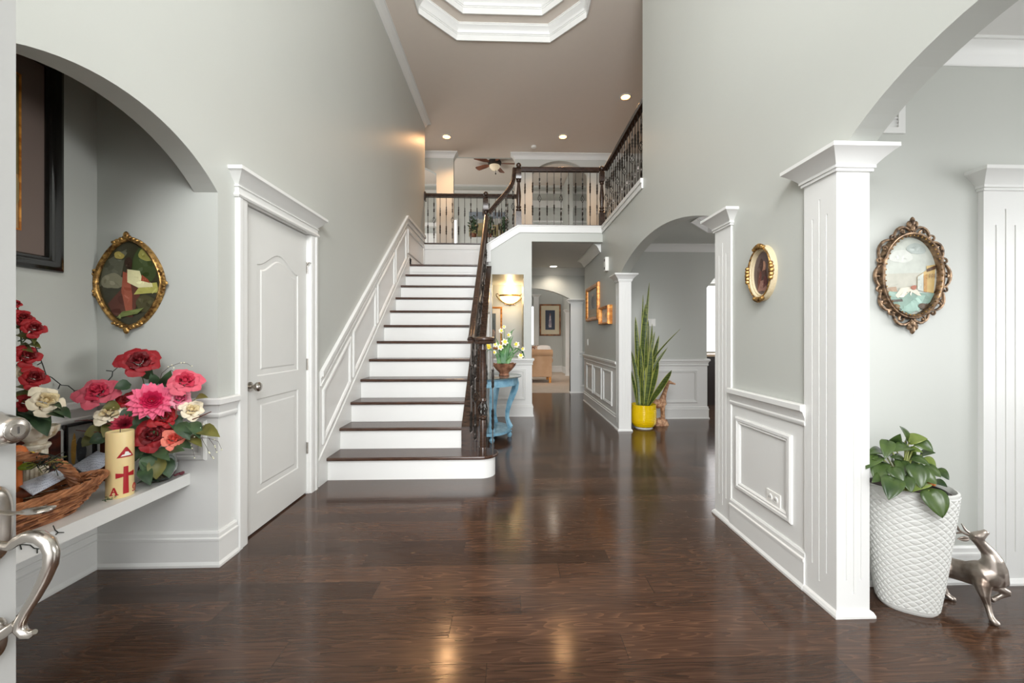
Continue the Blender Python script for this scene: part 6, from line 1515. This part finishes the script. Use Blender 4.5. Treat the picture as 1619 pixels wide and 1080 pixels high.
struct('trim_plant_ledge', MB().box(P(735, 380, Y=13.6).x, P(835, 380, Y=13.6).x, 13.45, FY, 0, P(760, 377, Y=13.6).z), M_WALL, 'high wall ledge carrying the ferns and canvas', 'ledge')
lz = P(760, 377, Y=13.6).z
for px, py, w_, h_, lb in ((748, 362, 10, 26, 'green fern left of the landing post on the far ledge'), (774, 358, 13, 28, 'green fern just right of the landing post on the far ledge'), (797, 364, 9, 22, 'green fern farthest right on the far ledge')):
    q = bushy(lb, px, py, w_, h_, 13.62); q.location.z = lz; 
# white bands through the right gallery arch
b = MB(); a = P(842, 318, Y=FY-.02); c = P(960, 330, Y=FY-.02); b.box(a.x, c.x+1, FY-.1, FY, c.z, a.z); a = P(842, 349, Y=FY-.02); c = P(960, 353, Y=FY-.02); b.box(a.x-.5, c.x+1, FY-.06, FY, c.z, a.z)
struct('trim_gallery_band', b, M_WHITE, 'white horizontal bands on the far wall through the gallery arch', 'trim')
# kitchen cabinet sliver, curtain sliver
b = MB(); b.box(3.3, 5.2, 7.15, 7.65, 0, .88); kc = b.build('kitchen_cabinet', mat('espresso_cabinet', (44, 34, 30), .4, noise=.1)); tag(kc, 'dark kitchen base cabinet glimpsed past the dining room wall', 'cabinet')
MB().box(3.28, 5.22, 7.12, 7.68, .88, .92).build('worktop', mat('tan_stone', (190, 160, 124), .2, noise=.2, nscale=30), kc, world=True) if False else None
wt = MB().box(3.28, 5.22, 7.12, 7.68, .881, .92).build('kitchen_worktop', mat('tan_stone', (190, 160, 124), .2, noise=.2, nscale=30)); tag(wt, 'tan stone worktop on the dark kitchen cabinet', 'worktop')
q = P(1619, 500, Y=2.6)
b = MB(); n = 60; b.grid(lambda u, v: (q.x-.03+1.1*u, 2.75+.04*math.sin(u*60), .95+1.35*v), n, 2)
ct = b.build('curtain', two_tone('terracotta_curtain', (190, 130, 88), (206, 150, 106), .8, scale=5), smooth=True); ct.modifiers.new('thick', 'SOLIDIFY').thickness = .004; tag(ct, 'terracotta orange curtain glimpsed at the far right edge', 'curtain')
b = MB(); b.tube([(q.x-.1, 2.75, 2.31), (q.x+1.2, 2.75, 2.31)], .012, 8); b.box(q.x+1.15, q.x+1.2, 2.08, 2.76, 2.30, 2.32); b.box(q.x-.08, q.x-.04, 2.08, 2.76, 2.30, 2.32)
tag(b.build('curtain_rod', M_IRON), 'dark curtain rod above the terracotta curtain', 'curtain rod')
t = thing('storage_bench', 'blue and yellow patterned bench glimpsed at the far right edge', 'bench', (q.x+.45, 2.6, 0))
MB().box(-.46, .5, -.2, .1, .10, .60).build('body', two_tone('blue_yellow_fabric', (40, 74, 150), (224, 190, 70), .8, scale=16, lo=.5, hi=.56), t)
MB().box(-.46, .5, -.2, .1, .60, .72).build('seat_pad', mat('charcoal_pad', (48, 48, 52), .8), t, bevel=.01)
for xx in (-.42, .42):
    for yy in (-.16, .04): MB().box(xx, xx+.04, yy, yy+.04, 0, .10).build('leg', M_DARK, t)

struct('window_5', MB().box(3.4, 5.3, 7.78, 7.8, .95, 2.25), mat('kitchen_daylight_pane', (250, 250, 252), .3, emit=1.3), 'bright kitchen window glimpsed past the dining room wall', 'window')
